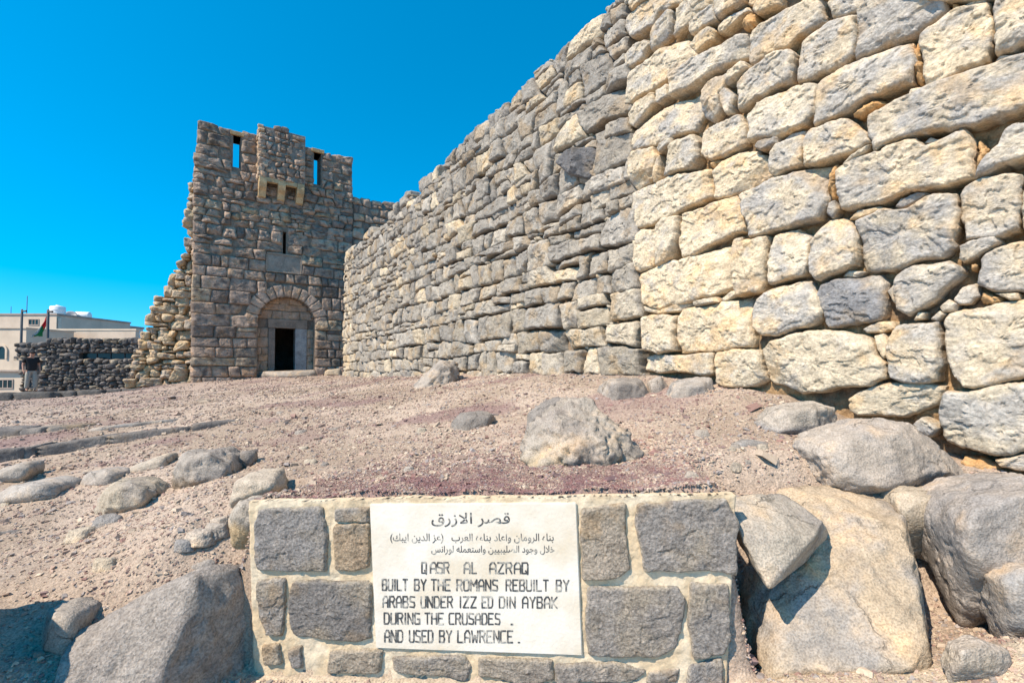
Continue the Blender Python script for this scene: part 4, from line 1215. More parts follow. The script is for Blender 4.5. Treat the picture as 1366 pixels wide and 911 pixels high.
TXT = [(362, 420, [('Q', 308, 332), ('A', 355, 385), ('S', 392, 420), ('R', 428, 456), ('A', 540, 570), ('L', 583, 606), ('A', 680, 712), ('Z', 724, 757), ('R', 770, 800), ('A', 815, 848), ('Q', 858, 888)]),
       (456, 515, [('BUILT', 92, 228), ('BY', 268, 330), ('THE', 360, 462), ('ROMANS', 500, 722), ('REBUILT', 770, 1000), ('BY', 1045, 1112)]),
       (549, 608, [('ARABS', 95, 268), ('UNDER', 303, 475), ('IZZ', 515, 605), ('ED', 638, 695), ('DIN', 733, 818), ('AYBAK', 860, 1048)]),
       (640, 699, [('DURING', 102, 295), ('THE', 325, 425), ('CRUSADES', 458, 735), ('.', 790, 812)]),
       (735, 798, [('AND', 105, 202), ('USED', 240, 367), ('BY', 405, 470), ('LAWRENCE', 505, 805), ('.', 830, 850)])]
bm = bmesh.new()
def stroke(pts, wd, h0=PH + .0006, h1=PH + .0016):
    for (a, b) in zip(pts[:-1], pts[1:]):
        a = np.array(a, float); b = np.array(b, float)
        d = b - a; l = np.linalg.norm(d)
        if l < 1e-6: continue
        d /= l
        n_ = np.array([-d[1], d[0]])
        a2, b2 = a - d * wd * .3, b + d * wd * .3
        w1, w2 = wd * rng.uniform(.4, .56), wd * rng.uniform(.4, .56)
        hh = h1 + rng.uniform(0, .0006)
        qs = [a2 - n_ * w1, b2 - n_ * w2, b2 + n_ * w2, a2 + n_ * w1]
        P2 = [zq(q[0], q[1]) for q in qs]
        top = [bm.verts.new(FP.pt(p[0], p[1], hh)) for p in P2]; bot = [bm.verts.new(FP.pt(p[0], p[1], h0)) for p in P2]
        bm.faces.new(top)
        for i in range(4): bm.faces.new((top[i], bot[i], bot[(i + 1) % 4], top[(i + 1) % 4]))
for y0, y1, words in TXT:
    for wd, xa, xb_ in words:
        wts = [0.28 if c == 'I' else (1.25 if c in 'MW' else 1.0) for c in wd]
        gapw = 0.42
        tot = sum(wts) + gapw * (len(wd) - 1)
        un = (xb_ - xa) / tot
        x = xa
        for c, wt in zip(wd, wts):
            slope = lambda X: (X - 90) * 0.004
            for st in GL[c]:
                pts = [(x + (p if c != 'I' else .5) * wt * un, y1 - q * (y1 - y0) + slope(x)) for p, q in st]
                stroke(pts, 8.0)
            x += (wt + gapw) * un
bmesh.ops.recalc_face_normals(bm, faces=bm.faces)
m_ = bpy.data.meshes.new('english_lettering'); bm.to_mesh(m_); bm.free()
link('english_lettering', m_, M_INK, plaque)
# Arabic, in joined letter forms
AF = {'ا': (0xFE8D, 2), 'ب': (0xFE8F, 4), 'ت': (0xFE95, 4), 'ج': (0xFE9D, 4), 'خ': (0xFEA5, 4), 'د': (0xFEA9, 2), 'ر': (0xFEAD, 2), 'ز': (0xFEAF, 2), 'س': (0xFEB1, 4), 'ص': (0xFEB9, 4),
      'ع': (0xFEC9, 4), 'ق': (0xFED5, 4), 'ك': (0xFED9, 4), 'ل': (0xFEDD, 4), 'م': (0xFEE1, 4), 'ن': (0xFEE5, 4), 'ه': (0xFEE9, 4), 'و': (0xFEED, 2), 'ي': (0xFEF1, 4), 'ء': (0xFE80, 1)}
def shape(txt):
    out = []
    i = 0
    prev = False
    while i < len(txt):
        c = txt[i]
        if c == 'ل' and i + 1 < len(txt) and txt[i + 1] == 'ا':
            out.append(chr(0xFEFB + (1 if prev else 0))); prev = False; i += 2; continue
        if c not in AF:
            out.append({'(': ')', ')': '('}.get(c, c)); prev = False; i += 1; continue
        base, n_ = AF[c]
        nxt = i + 1 < len(txt) and txt[i + 1] in AF and AF[txt[i + 1]][1] > 1
        if n_ == 1: out.append(chr(base)); prev = False
        elif n_ == 2: out.append(chr(base + (1 if prev else 0))); prev = False
        else:
            out.append(chr(base + ((3 if nxt else 1) if prev else (2 if nxt else 0)))); prev = nxt
        i += 1
    return ''.join(out[::-1])
def arabic(txt, xl, xr, ybase, hgt, yfac=1.0, off=0.006):
    cu = bpy.data.curves.new('arabic_lettering', 'FONT')
    cu.body = shape(txt)
    cu.size = 1.0
    cu.offset = off
    o = bpy.data.objects.new('arabic_lettering', cu); COL.objects.link(o)
    dg = bpy.context.evaluated_depsgraph_get()
    me = bpy.data.meshes.new_from_object(o.evaluated_get(dg))
    bpy.data.objects.remove(o)
    n_ = len(me.vertices)
    co = np.zeros(n_ * 3, np.float32); me.vertices.foreach_get('co', co); co = co.reshape(-1, 3)
    mn, mx = co.min(0), co.max(0)
    X = xl + (co[:, 0] - mn[0]) / (mx[0] - mn[0]) * (xr - xl)
    Y = ybase - co[:, 1] * hgt
    nw = np.array([FP.pt(*zq(a, b), PH + .0012) for a, b in zip(X, Y)], np.float32)
    me.vertices.foreach_set('co', nw.ravel())
    me.materials.clear()
    me.update()
    link('arabic_lettering', me, M_INK, plaque)
arabic('قصر الازرق', 360, 790, 150, 82)
arabic('بناه الرومان واعاد بناءه العرب   (عز الدين ايبك)', 135, 1030, 245, 56)
arabic('خلال وجود الصليبيين واستعمله لورانس', 360, 1035, 308, 52)
root_at(pw, FP.pt(1.2, -1.5))

# ------------------------------------------------------------------ boulders and kerb stones
ico_cache = {}
def ico(sub):
    if sub not in ico_cache:
        bm = bmesh.new(); bmesh.ops.create_icosphere(bm, subdivisions=sub, radius=1)
        V = np.array([v.co[:] for v in bm.verts]); Fq = np.array([[v.index for v in f.verts] for f in bm.faces])
        bm.free(); ico_cache[sub] = (V, Fq)
    return ico_cache[sub]

def rock(name, label, cat, pts, base, patina=None, pat=0.3, sub=5, soft=14, amp=0.02, freq=4.0, group=None, low=None, mat=None, cuts=7):
    """a boulder: the hull of surveyed points, its edges worn round, its faces roughened"""
    P = np.array(pts, float)
    bm = bmesh.new()
    for p in P: bm.verts.new(p)
    r = bmesh.ops.convex_hull(bm, input=bm.verts)
    bm.normal_update()
    hv = np.array([v.co[:] for v in bm.verts if v.link_faces])
    c = (hv.max(0) + hv.min(0)) / 2
    pl = []
    for f in bm.faces:
        n_ = np.array(f.normal[:]); d = np.dot(np.array(f.verts[0].co[:]) - c, n_)
        if d < 0: n_, d = -n_, -d
        if d > 1e-4: pl.append((*n_, d))
    bm.free()
    pl = np.array(pl)
    if cuts and sub == 6:
        cuts = 3
    if cuts:                 # breaks: planes that knock corners off the hull
        for _ in range(cuts):
            n_ = rng.normal(size=3); n_[2] = abs(n_[2]) * .6; n_ /= np.linalg.norm(n_)
            sup = ((hv - c) @ n_).max()
            pl = np.vstack([pl, [*n_, sup * (rng.uniform(.74, .92) if sub < 6 else rng.uniform(.88, .96))]])
    soft = soft * 2.2
    V, Fq = ico(sub)
    # directions spread to suit elongated stones
    ext = np.maximum((hv.max(0) - hv.min(0)) / 2, 1e-3)
    dirs = V * ext[None]
    ln = np.linalg.norm(dirs, axis=1)
    dirs = dirs / ln[:, None]
    q = np.clip(dirs @ pl[:, :3].T, 0, None) / pl[:, 3][None]
    mxq = q.max(1)
    rr = 1.0 / (mxq * (np.power(np.clip(q / mxq[:, None], 0, 1), soft).sum(1)) ** (1.0 / soft))
    S = float(np.mean(ext))
    X = dirs * rr[:, None]
    sd = rng.uniform(0, 90)
    f1 = fbm(X * (freq * .35 / max(S, .05) * .5) + sd, 4)
    f2 = fbm(X * (freq * 1.6 / max(S, .05) * .5) + sd + 9, 4, .6)
    f3 = np.abs(pn(X * (freq * .8 / max(S, .05) * .5) + sd + 4))
    q = f1 * 1.0 + f2 * 1.1 + 20
    fl_ = np.floor(q); terr = fl_ + sstep(.38, .62, q - fl_) - 20
    rr = rr * (1 + (amp / .02) * (0.022 * f1 + 0.018 * f2 + 0.030 * terr - 0.05 * np.clip(.12 - f3, 0, 1)))
    W = c + dirs * rr[:, None]
    bl = fbm(X * (3.0) + sd + 3, 4, .6)
    m = sstep(-.5, .5, bl + (pat - .5) * 1.6)
    a = np.array(base, float); b = np.array(patina if patina is not None else base, float)
    C = a * (1 - m[:, None]) + b * m[:, None]
    if low is not None:      # earth-stained foot of the stone
        zt = (W[:, 2] - W[:, 2].min()) / (np.ptp(W[:, 2]) + 1e-6)
        k = sstep(.62, .38, zt + .18 * bl)
        C = C * (1 - k[:, None]) + np.array(low) * k[:, None]
    o0 = np.array([c[0], c[1], W[:, 2].min()])
    me = mesh_raw(name, W - o0, np.zeros((0, 4)), Fq, C)
    o = link(name, me, mat or M_ROCK)
    o.location = o0
    tag(o, label, cat, group)
    return o

RG = (0.41, 0.355, 0.30); RD = (0.27, 0.24, 0.212); RW = (0.50, 0.42, 0.32); RO = (0.50, 0.37, 0.22); RB = (0.31, 0.297, 0.285)
def prock(label, outline, D, thick, base, patina=None, pat=.3, sub=5, soft=22, amp=.02, freq=4., low=None, name='boulder', cat='boulder', group=None, front=None, sink=.12, mat=None):
    """boulder with the silhouette 'outline' (photo pixels) standing at distance D"""
    o = np.array(outline, float)
    c = o.mean(0)
    pts = [px3(x, y, D) for x, y in o]
    f = c + (o - c) * .62
    pts += [px3(x, y, D - thick * .45) for x, y in f]
    b = [px3(x, y, D) for x, y in (c + (o - c) * .8)]
    pts += [p + np.array([0, thick * .55, 0]) for p in b]
    zb = min(p[2] for p in pts)
    pts += [p * np.array([1, 1, 0]) + np.array([0, 0, zb - sink]) for p in b[::2]]
    if front:
        pts += [px3(*q) for q in front]
    return rock(name, label, cat, pts, base, patina, pat, sub, soft, amp, freq, group, low, mat)

G1 = 'boulders lying on the slope'
# foreground, left of the plaque wall
rock('boulder', 'big pitted basalt block with a pale sloping face left of the plaque wall', 'boulder',
     [px3(272, 757, 2.38), px3(344, 753, 2.62), px3(350, 882, 2.6), px3(344, 915, 2.55), px3(208, 925, 2.12), px3(66, 935, 2.1), px3(78, 882, 2.2), px3(100, 842, 2.33), px3(188, 793, 2.5), px3(255, 764, 2.6),
      px3(300, 752, 2.95), px3(200, 1000, 2.2), px3(80, 1000, 2.3), px3(330, 960, 2.9), px3(100, 880, 2.8)],
     (0.37, 0.325, 0.285), (0.30, 0.265, 0.24), .4, sub=6, soft=40, amp=.012, freq=5, mat=M_BASALT, group=G1)
prock('low stone half in shadow at the left frame edge beside the big pitted block', [(38, 870), (52, 815), (85, 806), (112, 815), (108, 850), (80, 890)], 2.42, .3, RG, sub=4, group=G1)
# unseen stone added out of frame to the left to cast the corner shadow
prock('unseen tall dark stone added beyond the left frame edge to cast the corner shadow', [(-330, 960), (-330, 720), (-250, 690), (-170, 690), (-110, 750), (-90, 960)], 2.0, .5, RD, sub=4, group=G1)
# right of the plaque wall
rock('boulder', 'massive ochre-faced block at the right end of the plaque wall', 'boulder',
     [px3(1103, 712, 2.38), px3(1211, 706, 2.3), px3(1240, 864, 2.0), px3(1196, 892, 1.98), px3(1030, 896, 2.10), px3(968, 905, 2.5), px3(985, 760, 2.6), px3(1034, 648, 2.75), px3(1135, 641, 2.82), px3(1190, 655, 2.72), px3(1224, 742, 2.36),
      px3(1242, 862, 2.3), px3(1190, 760, 2.9), px3(1010, 900, 2.8), px3(1240, 940, 2.1), px3(1020, 960, 2.15)],
     (0.47, 0.37, 0.26), (0.33, 0.30, 0.27), .4, sub=6, soft=30, amp=.016, freq=5, group=G1)
rock('boulder', 'tilted grey slab overhanging the gap between plaque wall and ochre block', 'boulder',
     [px3(968, 660, 2.36), px3(1044, 656, 2.46), px3(1098, 694, 2.24), px3(1088, 716, 2.14), px3(1026, 786, 2.06), px3(1018, 752, 2.08), px3(985, 706, 2.14),
      px3(1112, 722, 2.6), px3(1045, 772, 2.6), px3(985, 726, 2.5)],
     (0.43, 0.375, 0.305), (0.36, 0.32, 0.28), .4, sub=6, soft=30, amp=.012, freq=4, group=G1)
prock('broad smooth grey slab at the wall foot above the massive ochre block', [(1062, 592), (1100, 568), (1150, 556), (1212, 560), (1248, 586), (1302, 640), (1272, 656), (1190, 655), (1130, 645), (1085, 612)], 2.95, .45, (0.43, .37, .31), (0.36, .32, .285), .4, sub=6, soft=22, amp=.018, group=G1,
      front=[(1180, 650, 2.62), (1120, 632, 2.66)])
prock('cream stone wedged under the broad slab', [(1186, 662), (1200, 652), (1270, 652), (1284, 668), (1266, 712), (1240, 716), (1202, 694)], 2.62, .35, RW, RG, .2, sub=5, group=G1)
prock('large rounded grey boulder cut by the right frame edge', [(1260, 705), (1273, 668), (1308, 645), (1366, 630), (1450, 640), (1470, 800), (1380, 808), (1310, 772), (1275, 738)], 2.35, .6, (0.40, .345, .295), (0.33, .30, .275), .4, sub=6, soft=18, amp=.016, group=G1)
prock('second grey boulder below the rounded one at the right frame edge', [(1326, 772), (1366, 745), (1450, 750), (1470, 850), (1400, 840), (1352, 805)], 2.12, .4, RG, RB, .4, sub=5, group=G1)
prock('flat ochre-edged rock lying low in the bottom right corner', [(1255, 880), (1275, 862), (1310, 852), (1350, 866), (1357, 884), (1310, 897), (1262, 893)], 1.9, .12, RG, RW, .5, sub=5, group=G1, sink=.05)
prock('oval pale boulder at the wall foot left of the broad slab', [(1010, 565), (1038, 542), (1085, 533), (1128, 546), (1124, 568), (1075, 580), (1030, 578)], 3.45, .4, (0.46, .40, .33), RG, .35, sub=5, low=(0.30, .28, .27), group=G1)
# on the mound
rock('boulder', 'great weathered boulder with an ochre foot in the middle of the mound', 'boulder',
     [px3(695, 600, 3.05), px3(702, 572, 3.15), px3(732, 546, 3.3), px3(762, 527, 3.4), px3(786, 532, 3.3), px3(797, 552, 3.2), px3(832, 574, 3.1), px3(859, 597, 3.1), px3(850, 618, 2.98), px3(790, 632, 2.86), px3(708, 628, 2.94),
      px3(745, 560, 3.0), px3(800, 585, 2.9), px3(770, 600, 2.82), px3(720, 560, 3.7), px3(800, 570, 3.7), px3(840, 610, 3.5), px3(710, 700, 3.1), px3(840, 700, 3.1)],
     (0.40, .345, .285), (0.31, .27, .235), .4, sub=6, soft=26, amp=.035, freq=5, low=(0.52, .40, .25), group=G1)
prock('dark slab leaning behind the great boulder on the mound', [(700, 578), (704, 552), (728, 532), (757, 524), (764, 530), (738, 556), (716, 580)], 3.55, .25, RD, RG, .3, sub=4, group=G1)
prock('dark grey boulder at the wall foot behind the great boulder', [(794, 541), (798, 512), (820, 503), (860, 503), (876, 526), (862, 544), (822, 548)], 4.85, .5, RD, RG, .45, sub=5, soft=18, group=G1)
prock('small upright stone wedged between two boulders at the wall foot', [(864, 508), (882, 500), (892, 515), (880, 532), (870, 528)], 4.8, .25, RG, sub=4, group=G1)
prock('rounded grey-buff boulder at the foot of the joint in the wall', [(884, 542), (898, 508), (925, 500), (948, 505), (958, 530), (946, 552), (912, 556)], 4.5, .5, (0.38, .345, .31), RG, .4, sub=5, soft=18, group=G1)
prock('flat dark rock sunk in the gravel left of the great boulder', [(598, 572), (610, 552), (640, 547), (664, 550), (660, 564), (640, 578), (604, 583)], 4.5, .4, RD, RG, .4, sub=4, low=(0.42, .33, .25), group=G1)
prock('jagged grey rock leaning on the far rubble wall foot', [(540, 527), (560, 505), (575, 492), (586, 480), (610, 484), (619, 498), (600, 514), (570, 527)], 8.6, .8, RG, RD, .4, sub=5, amp=.045, group=G1)
prock('small grey stone below the boulder at the wall joint', [(944, 556), (953, 540), (968, 543), (970, 556), (955, 560)], 4.1, .2, RB, sub=3, group=G1)
prock('thin dark flat stone on the gravel left of the oval boulder', [(976, 592), (992, 584), (1026, 590), (1036, 600), (1000, 602)], 3.15, .15, RB, RD, .4, sub=4, group=G1)
prock('fist-sized smooth grey stone on the gravel right of the great boulder', [(922, 582), (930, 572), (946, 573), (952, 584), (940, 589)], 3.35, .12, RG, sub=3, group=G1)
prock('dark stone lying alone on the open gravel left of centre', [(410, 588), (426, 573), (455, 569), (450, 580), (424, 590)], 5.3, .3, RD, RG, .4, sub=4, group=G1)
# left slope
prock('rounded brown-grey boulder with a shaded right side on the left slope', [(227, 642), (230, 616), (246, 602), (284, 595), (308, 612), (314, 630), (285, 648), (240, 652)], 3.9, .5, (0.40, .35, .30), (.29, .26, .24), .35, sub=5, soft=22, amp=.03, low=(0.30, .24, .18), group=G1)
prock('pale ochre boulder below and left of the rounded brown one', [(126, 682), (132, 658), (150, 642), (172, 637), (200, 645), (212, 662), (190, 682), (150, 688)], 3.72, .5, (0.45, .38, .29), RG, .4, sub=5, group=G1)
prock('broad flat pale slab at the left frame edge on the slope', [(-20, 664), (8, 648), (50, 641), (78, 645), (84, 656), (50, 668), (0, 672)], 4.25, .6, (0.45, .40, .35), RG, .3, sub=4, group=G1)
prock('low grey stone between the flat slab and the pale ochre boulder', [(102, 648), (116, 630), (140, 624), (164, 630), (166, 642), (140, 652)], 4.5, .4, (0.42, .37, .33), RG, .4, sub=4, group=G1)
prock('long pale ridge of rock left of the rounded brown boulder', [(150, 636), (175, 622), (215, 606), (236, 602), (228, 618), (190, 636)], 4.7, .35, (0.47, .40, .32), RG, .3, sub=4, group=G1)
prock('thin flat grey-blue stone on the gravel under the rounded boulder', [(184, 698), (204, 686), (240, 682), (272, 686), (262, 697), (214, 701)], 3.55, .3, RB, RG, .5, sub=4, group=G1, sink=.05)
prock('grey stone at the left frame edge just below the kerb', [(-15, 636), (8, 622), (32, 616), (44, 624), (36, 634), (6, 642)], 4.9, .4, RG, sub=4, group=G1)
prock('small dark stone tucked behind the rounded boulder', [(308, 616), (320, 602), (336, 600), (343, 607), (326, 618)], 4.15, .2, RD, RG, .3, sub=3, group=G1)
prock('ochre-footed stone touching the top left corner of the plaque wall', [(303, 690), (318, 668), (345, 662), (372, 668), (366, 692), (330, 706)], 2.72, .3, (0.40, .35, .29), RG, .4, sub=5, low=RO, group=G1)
prock('pale worn stone half sunk left of the plaque wall corner', [(300, 670), (302, 648), (330, 630), (372, 628), (380, 648), (345, 664)], 3.1, .4, (0.50, .42, .33), sub=4, group=G1, sink=.05)
prock('small pointed rock just above the big pitted block', [(228, 770), (248, 752), (280, 742), (296, 750), (276, 764), (246, 778)], 2.85, .25, RB, RG, .4, sub=4, group=G1)

G3 = 'small stones half buried in the slope'
def scatter(label, n_, x0, x1, y0, y1, s0, s1, cols):
    k = 0
    while k < n_:
        px, py = rng.uniform(x0, x1), rng.uniform(y0, y1)
        # walk the sight line down to the ground
        D = 2.0
        while D < 14 and px3(px, py, D)[2] > gz(*px3(px, py, D)[:2]): D += .03
        p = px3(px, py, D); r = rng.uniform(s0, s1)
        g = gz(p[0], p[1])
        an = rng.uniform(0, 6.28)
        P = []
        for i in range(9):
            a = an + i * .7 + rng.uniform(-.2, .2)
            P.append((p[0] + r * math.cos(a), p[1] + r * .7 * math.sin(a), g - .04))
            P.append((p[0] + r * .7 * math.cos(a + .3), p[1] + r * .5 * math.sin(a + .3), g + r * rng.uniform(.15, .5)))
        c = cols[int(rng.integers(len(cols)))]
        rock('stone', label, 'stone', P, c, mix(c, RD, .5), .35, 4, 18, .02, 4, G3)
        k += 1
scatter('small stone half buried in the left slope between kerb and big pitted block', 14, 5, 300, 612, 760, .04, .13, (RG, RW, RB, (.5, .42, .34)))
scatter('small stone half buried in the gravel between great boulder and wall', 9, 880, 1060, 550, 640, .02, .06, (RG, RW, (.45, .38, .31)))
scatter('small stone on the open gravel between plaque wall and far kerb', 10, 330, 680, 535, 640, .03, .08, (RG, RD, RW))
G2 = 'kerb stones edging the path'
def kerb(label, xa, ya, xb_, yb, hpx, Da, Db, wd=.3, base=(.17, .155, .145), top=None, sub=4):
    """kerb stone from (xa,ya) to (xb,yb) along its top front edge, hpx pixels high"""
    A = px3(xa, ya, Da); B = px3(xb_, yb, Db)
    A2 = px3(xa, ya + hpx, Da); B2 = px3(xb_, yb + hpx, Db)
    bk = np.array([0.1, 1.0, 0]) * wd
    P = [A, B, A2, B2, A + bk, B + bk, A2 + bk, B2 + bk]
    P += [p - np.array([0, 0, .1]) for p in (A2, B2, A2 + bk, B2 + bk)]
    P = [p + rng.normal(size=3) * .012 for p in P]
    return rock('kerb_stone', label, 'kerb stone', P, base, top or RD, .35, sub, 60, .012, 4, G2, cuts=3)
kerb('kerb stone at the left frame edge, lower end of the long step', -30, 603, 27, 598, 16, 5.5, 5.7)
kerb('short kerb stone with a rounded end in the long step', 27, 600, 44, 595, 12, 5.7, 5.8)
kerb('long pale-topped kerb stone in the middle of the long step', 44, 594, 139, 580, 14, 5.8, 6.2, .5)
kerb('dark kerb stone with a broken corner right of the long pale one', 141, 581, 246, 570, 15, 6.2, 6.5, .4)
kerb('last raised kerb stone at the upper end of the long step', 249, 568, 325, 558, 11, 6.5, 6.9, .35)
kerb('upper kerb stone cut by the left frame edge', -30, 574, 26, 571, 11, 7.2, 7.3, .4)
kerb('squarish upper kerb stone second from the left edge', 27, 572, 56, 570, 12, 7.3, 7.35, .4)
kerb('ochre-faced kerb stone ending the upper step', 58, 570, 106, 566, 12, 7.35, 7.5, .4, base=(.30, .23, .16))
kerb('long flat stone sunk level with the ground above the long step', 110, 573, 230, 560, 7, 7.1, 7.7, .5, base=(.36, .33, .3))
kerb('dark kerb stone at the left edge of the lowest step', -40, 718, 30, 708, 34, 3.3, 3.45, .3)
kerb('ochre-tinged kerb stone running out of the lowest step', 34, 706, 116, 690, 15, 3.45, 3.8, .25, base=(.34, .28, .2))
FK = [(-12, 524, 14, 524), (15, 523.5, 71, 523), (72, 522, 97, 521), (98, 521, 135, 520), (136, 520, 159, 519), (160, 518.8, 185, 518.5), (186, 518, 208, 517.5), (209, 517, 229, 516.5), (230, 516.3, 249, 516), (250, 515.5, 275, 514), (276, 513.5, 305, 512), (306, 511.5, 340, 509.5)]
FKL = ['far kerb stone at the left frame edge below the man', 'long dark far kerb stone right under the man', 'rounded far kerb stone just right of the man', 'far kerb stone below the left end of the slot wall',
       'far kerb stone below the slot window start', 'far kerb stone below the middle of the slot window', 'far kerb stone in front of the ruined wall tip', 'far kerb stone below the ruined wall middle',
       'far kerb stone where the ruined wall meets the tower', 'far kerb stone under the tower left corner', 'far kerb stone left of the arched doorway', 'last far kerb stone before the tower doorstep']
for (xa, ya, xb_, yb), lab in zip(FK, FKL):
    hp = 10.5 - 4.5 * (xa / 340)
    D = 15.2 + max(0, xa) / 340 * 2.2
    D = min(D, tower_D(max(xa, 256)) - .6 if xa > 200 else D)
    kerb(lab, xa, ya, xb_, yb, hp, D, D + .1, .4, base=(.10, .095, .09) if rng.random() < .7 else (.17, .155, .14), top=(.14, .13, .12), sub=3)
prock('broad worn doorstep stone under the tower doorway', [(345, 500), (350, 495), (420, 493), (430, 497), (428, 503), (348, 505)], tower_D(388) - .55, .7, (.36, .30, .24), RG, .3, sub=4, name='doorstep', cat='doorstep')
prock('pale block beside the doorstep near the far end of the wall', [(432, 501), (433, 493), (455, 491), (457, 502)], tower_D(445) - .5, .5, (.46, .38, .28), RG, .2, sub=4, group=G1)

# ------------------------------------------------------------------ gravel
N = 210000
def sample_ground(n):
    # area density falls with distance from the foreground, so stones keep showing as gravel further up
    r = np.exp(rng.uniform(math.log(1.9), math.log(30.0), n))
    th = rng.uniform(-0.92, 0.92, n)
    return r * np.sin(th) , r * np.cos(th)
X, Y = sample_ground(N)
xs_, ds_ = rng.uniform(-.1, PLEN + .2, 45000), .03 + 1.25 * rng.random(45000) ** 1.6          # the dark red scoria spread behind the plaque
X = np.concatenate([X, PL[0] + PU[0] * xs_ - PNV[0] * ds_]); Y = np.concatenate([Y, PL[1] + PU[1] * xs_ - PNV[1] * ds_])
d = -((X - PL[0]) * PNV[0] + (Y - PL[1]) * PNV[1]); sx = (X - PL[0]) * PU[0] + (Y - PL[1]) * PU[1]
on_wall = (d > -0.03) & (d < 0.035) & (sx > -.1) & (sx < PLEN + .05)
behind = ((X - FW.o[0]) * WN[0] + (Y - FW.o[1]) * WN[1]) < 0.0
keep = ~on_wall & ~behind
X, Y, d, sx = X[keep], Y[keep], d[keep], sx[keep]
n = len(X)
R = np.sqrt(X ** 2 + Y ** 2)
dens = fbm(np.stack([X * 1.2, Y * 1.2, np.zeros(n)], 1), 3)
C0, scor = ground_col(X, Y, d, sx)
size = np.exp(rng.normal(math.log(0.0046), 0.48, n)) * np.clip((R / 2.6) ** .8, .85, 5)
size = np.minimum(size, 0.04) * (1 - .35 * (scor > .3))
big = rng.random(n) < .007
size[big] *= rng.uniform(1.8, 3.2, big.sum())
keep = (dens + rng.normal(size=n) * .6 > -.35 + .5 * sstep(6, 26, R)) | (scor > .2) | (R < 3.4)
X, Y, R, C0, scor, size, d = X[keep], Y[keep], R[keep], C0[keep], scor[keep], size[keep], d[keep]
n = len(X)
Z = ground_z(X, Y)
kind = rng.random(n)
red = np.array([.25, .125, .115]); purple = np.array([.20, .125, .13]); cream = np.array([.56, .45, .34]); pink = np.array([.40, .285, .23]); grey = np.array([.27, .25, .25])
pr = np.clip(.14 + .75 * scor, 0, .88)
C = np.where((kind < pr)[:, None], np.where((rng.random(n) < .5)[:, None], red, purple), np.where((rng.random(n) < .45)[:, None], pink, np.where((rng.random(n) < .62)[:, None], cream, grey)))
C = C * rng.uniform(.75, 1.2, n)[:, None]
blend = np.clip(.12 + .04 * R, 0, .5)[:, None]
C = C * (1 - blend) + C0 * blend
tmpl = np.array([[-1, -1, -.7], [1, -1, -.7], [1, 1, -.7], [-1, 1, -.7], [-.7, -.75, .7], [.75, -.7, .7], [.7, .7, .7], [-.75, .7, .7]], float)
tq = np.array([[0, 3, 2, 1], [4, 5, 6, 7], [0, 1, 5, 4], [1, 2, 6, 5], [2, 3, 7, 6], [3, 0, 4, 7]])
Vv = tmpl[None] * rng.uniform(.55, 1.0, (n, 8, 1)) + rng.normal(size=(n, 8, 3)) * .14
Vv = Vv * (size[:, None, None] * np.stack([rng.uniform(.7, 1.35, n), rng.uniform(.6, 1.0, n), rng.uniform(.35, .75, n)], 1)[:, None])
an = rng.uniform(0, 2 * math.pi, n); ti = rng.normal(size=n) * .35
ca, sa, ct, st_ = np.cos(an), np.sin(an), np.cos(ti), np.sin(ti)
x_, y_, z_ = Vv[..., 0], Vv[..., 1], Vv[..., 2]
x2 = x_ * ct[:, None] + z_ * st_[:, None]; z2 = -x_ * st_[:, None] + z_ * ct[:, None]
Vv = np.stack([x2 * ca[:, None] - y_ * sa[:, None] + X[:, None], x2 * sa[:, None] + y_ * ca[:, None] + Y[:, None], z2 + Z[:, None] + size[:, None] * .28], -1)
gq = (np.arange(n)[:, None, None] * 8 + tq[None]).reshape(-1, 4)
gravel = link('gravel', mesh_raw('gravel', Vv.reshape(-1, 3), gq, None, np.repeat(C, 8, 0), smooth=False), M_CHIP, kind='stuff')
gravel['label'] = 'loose cream, pink and dark red volcanic gravel over the slope'

# ------------------------------------------------------------------ town beyond
M_CREAMW = plain_mat('cream_render', (0.60, 0.48, 0.36), vary=.14, scale=.6)
M_PINKW = plain_mat('pinkish_render', (0.58, 0.46, 0.35), vary=.15, scale=.5)
M_WHITEW = plain_mat('pale_render', (0.62, 0.60, 0.57), vary=.15, scale=.5)
M_TRIM = plain_mat('roof_trim', (0.36, 0.29, 0.24), vary=.2, scale=1)
M_TANK = plain_mat('white_plastic', (0.80, 0.79, 0.76), vary=.05, scale=2, rough=.5)
M_POLE = plain_mat('galvanised_pole', (0.10, 0.10, 0.10), rough=.5, vary=.15)
M_DISH = plain_mat('dish_grey', (0.30, 0.30, 0.31), rough=.5)
ZG = -4.2
def facade(P, Q, depth, name_mat, z0, z1, parent, name='wall'):
    u = np.array([Q[0] - P[0], Q[1] - P[1], 0]); L = np.linalg.norm(u); u /= L
    n_ = np.array([u[1], -u[0], 0])
    f = Frame((P[0], P[1], 0), u, n_)
    o = boxes_mesh(name, f, [0, L], [z0, z1], [[True]], 0, -depth, name_mat, parent)
    return f, L, o
def window_on(f, px0, py0, px1, py1, parent, arch=False, bars=1):
    a = f.px(px0, py1); b = f.px(px1, py0)
    fr = boxes_mesh('window', f, [a[0] - .09, a[0], b[0], b[0] + .09], [a[1] - .12, a[1], b[1], b[1] + .1], [[True] * 3, [True, False, True], [True] * 3], .07, -.05, M_TRIM, parent)
    fbox('pane', f, a[0], b[0], a[1], b[1], -.02, .012, M_GLASS, fr)
    for k in range(1, bars + 1):
        u = a[0] + (b[0] - a[0]) * k / (bars + 1)
        fbox('mullion', f, u - .035, u + .035, a[1], b[1], .013, .05, M_TRIM, fr)
    return fr
X_ = lambda px, D: (px - 683) / F * D
zpx = lambda py, D: px3(683, py, D)[2]
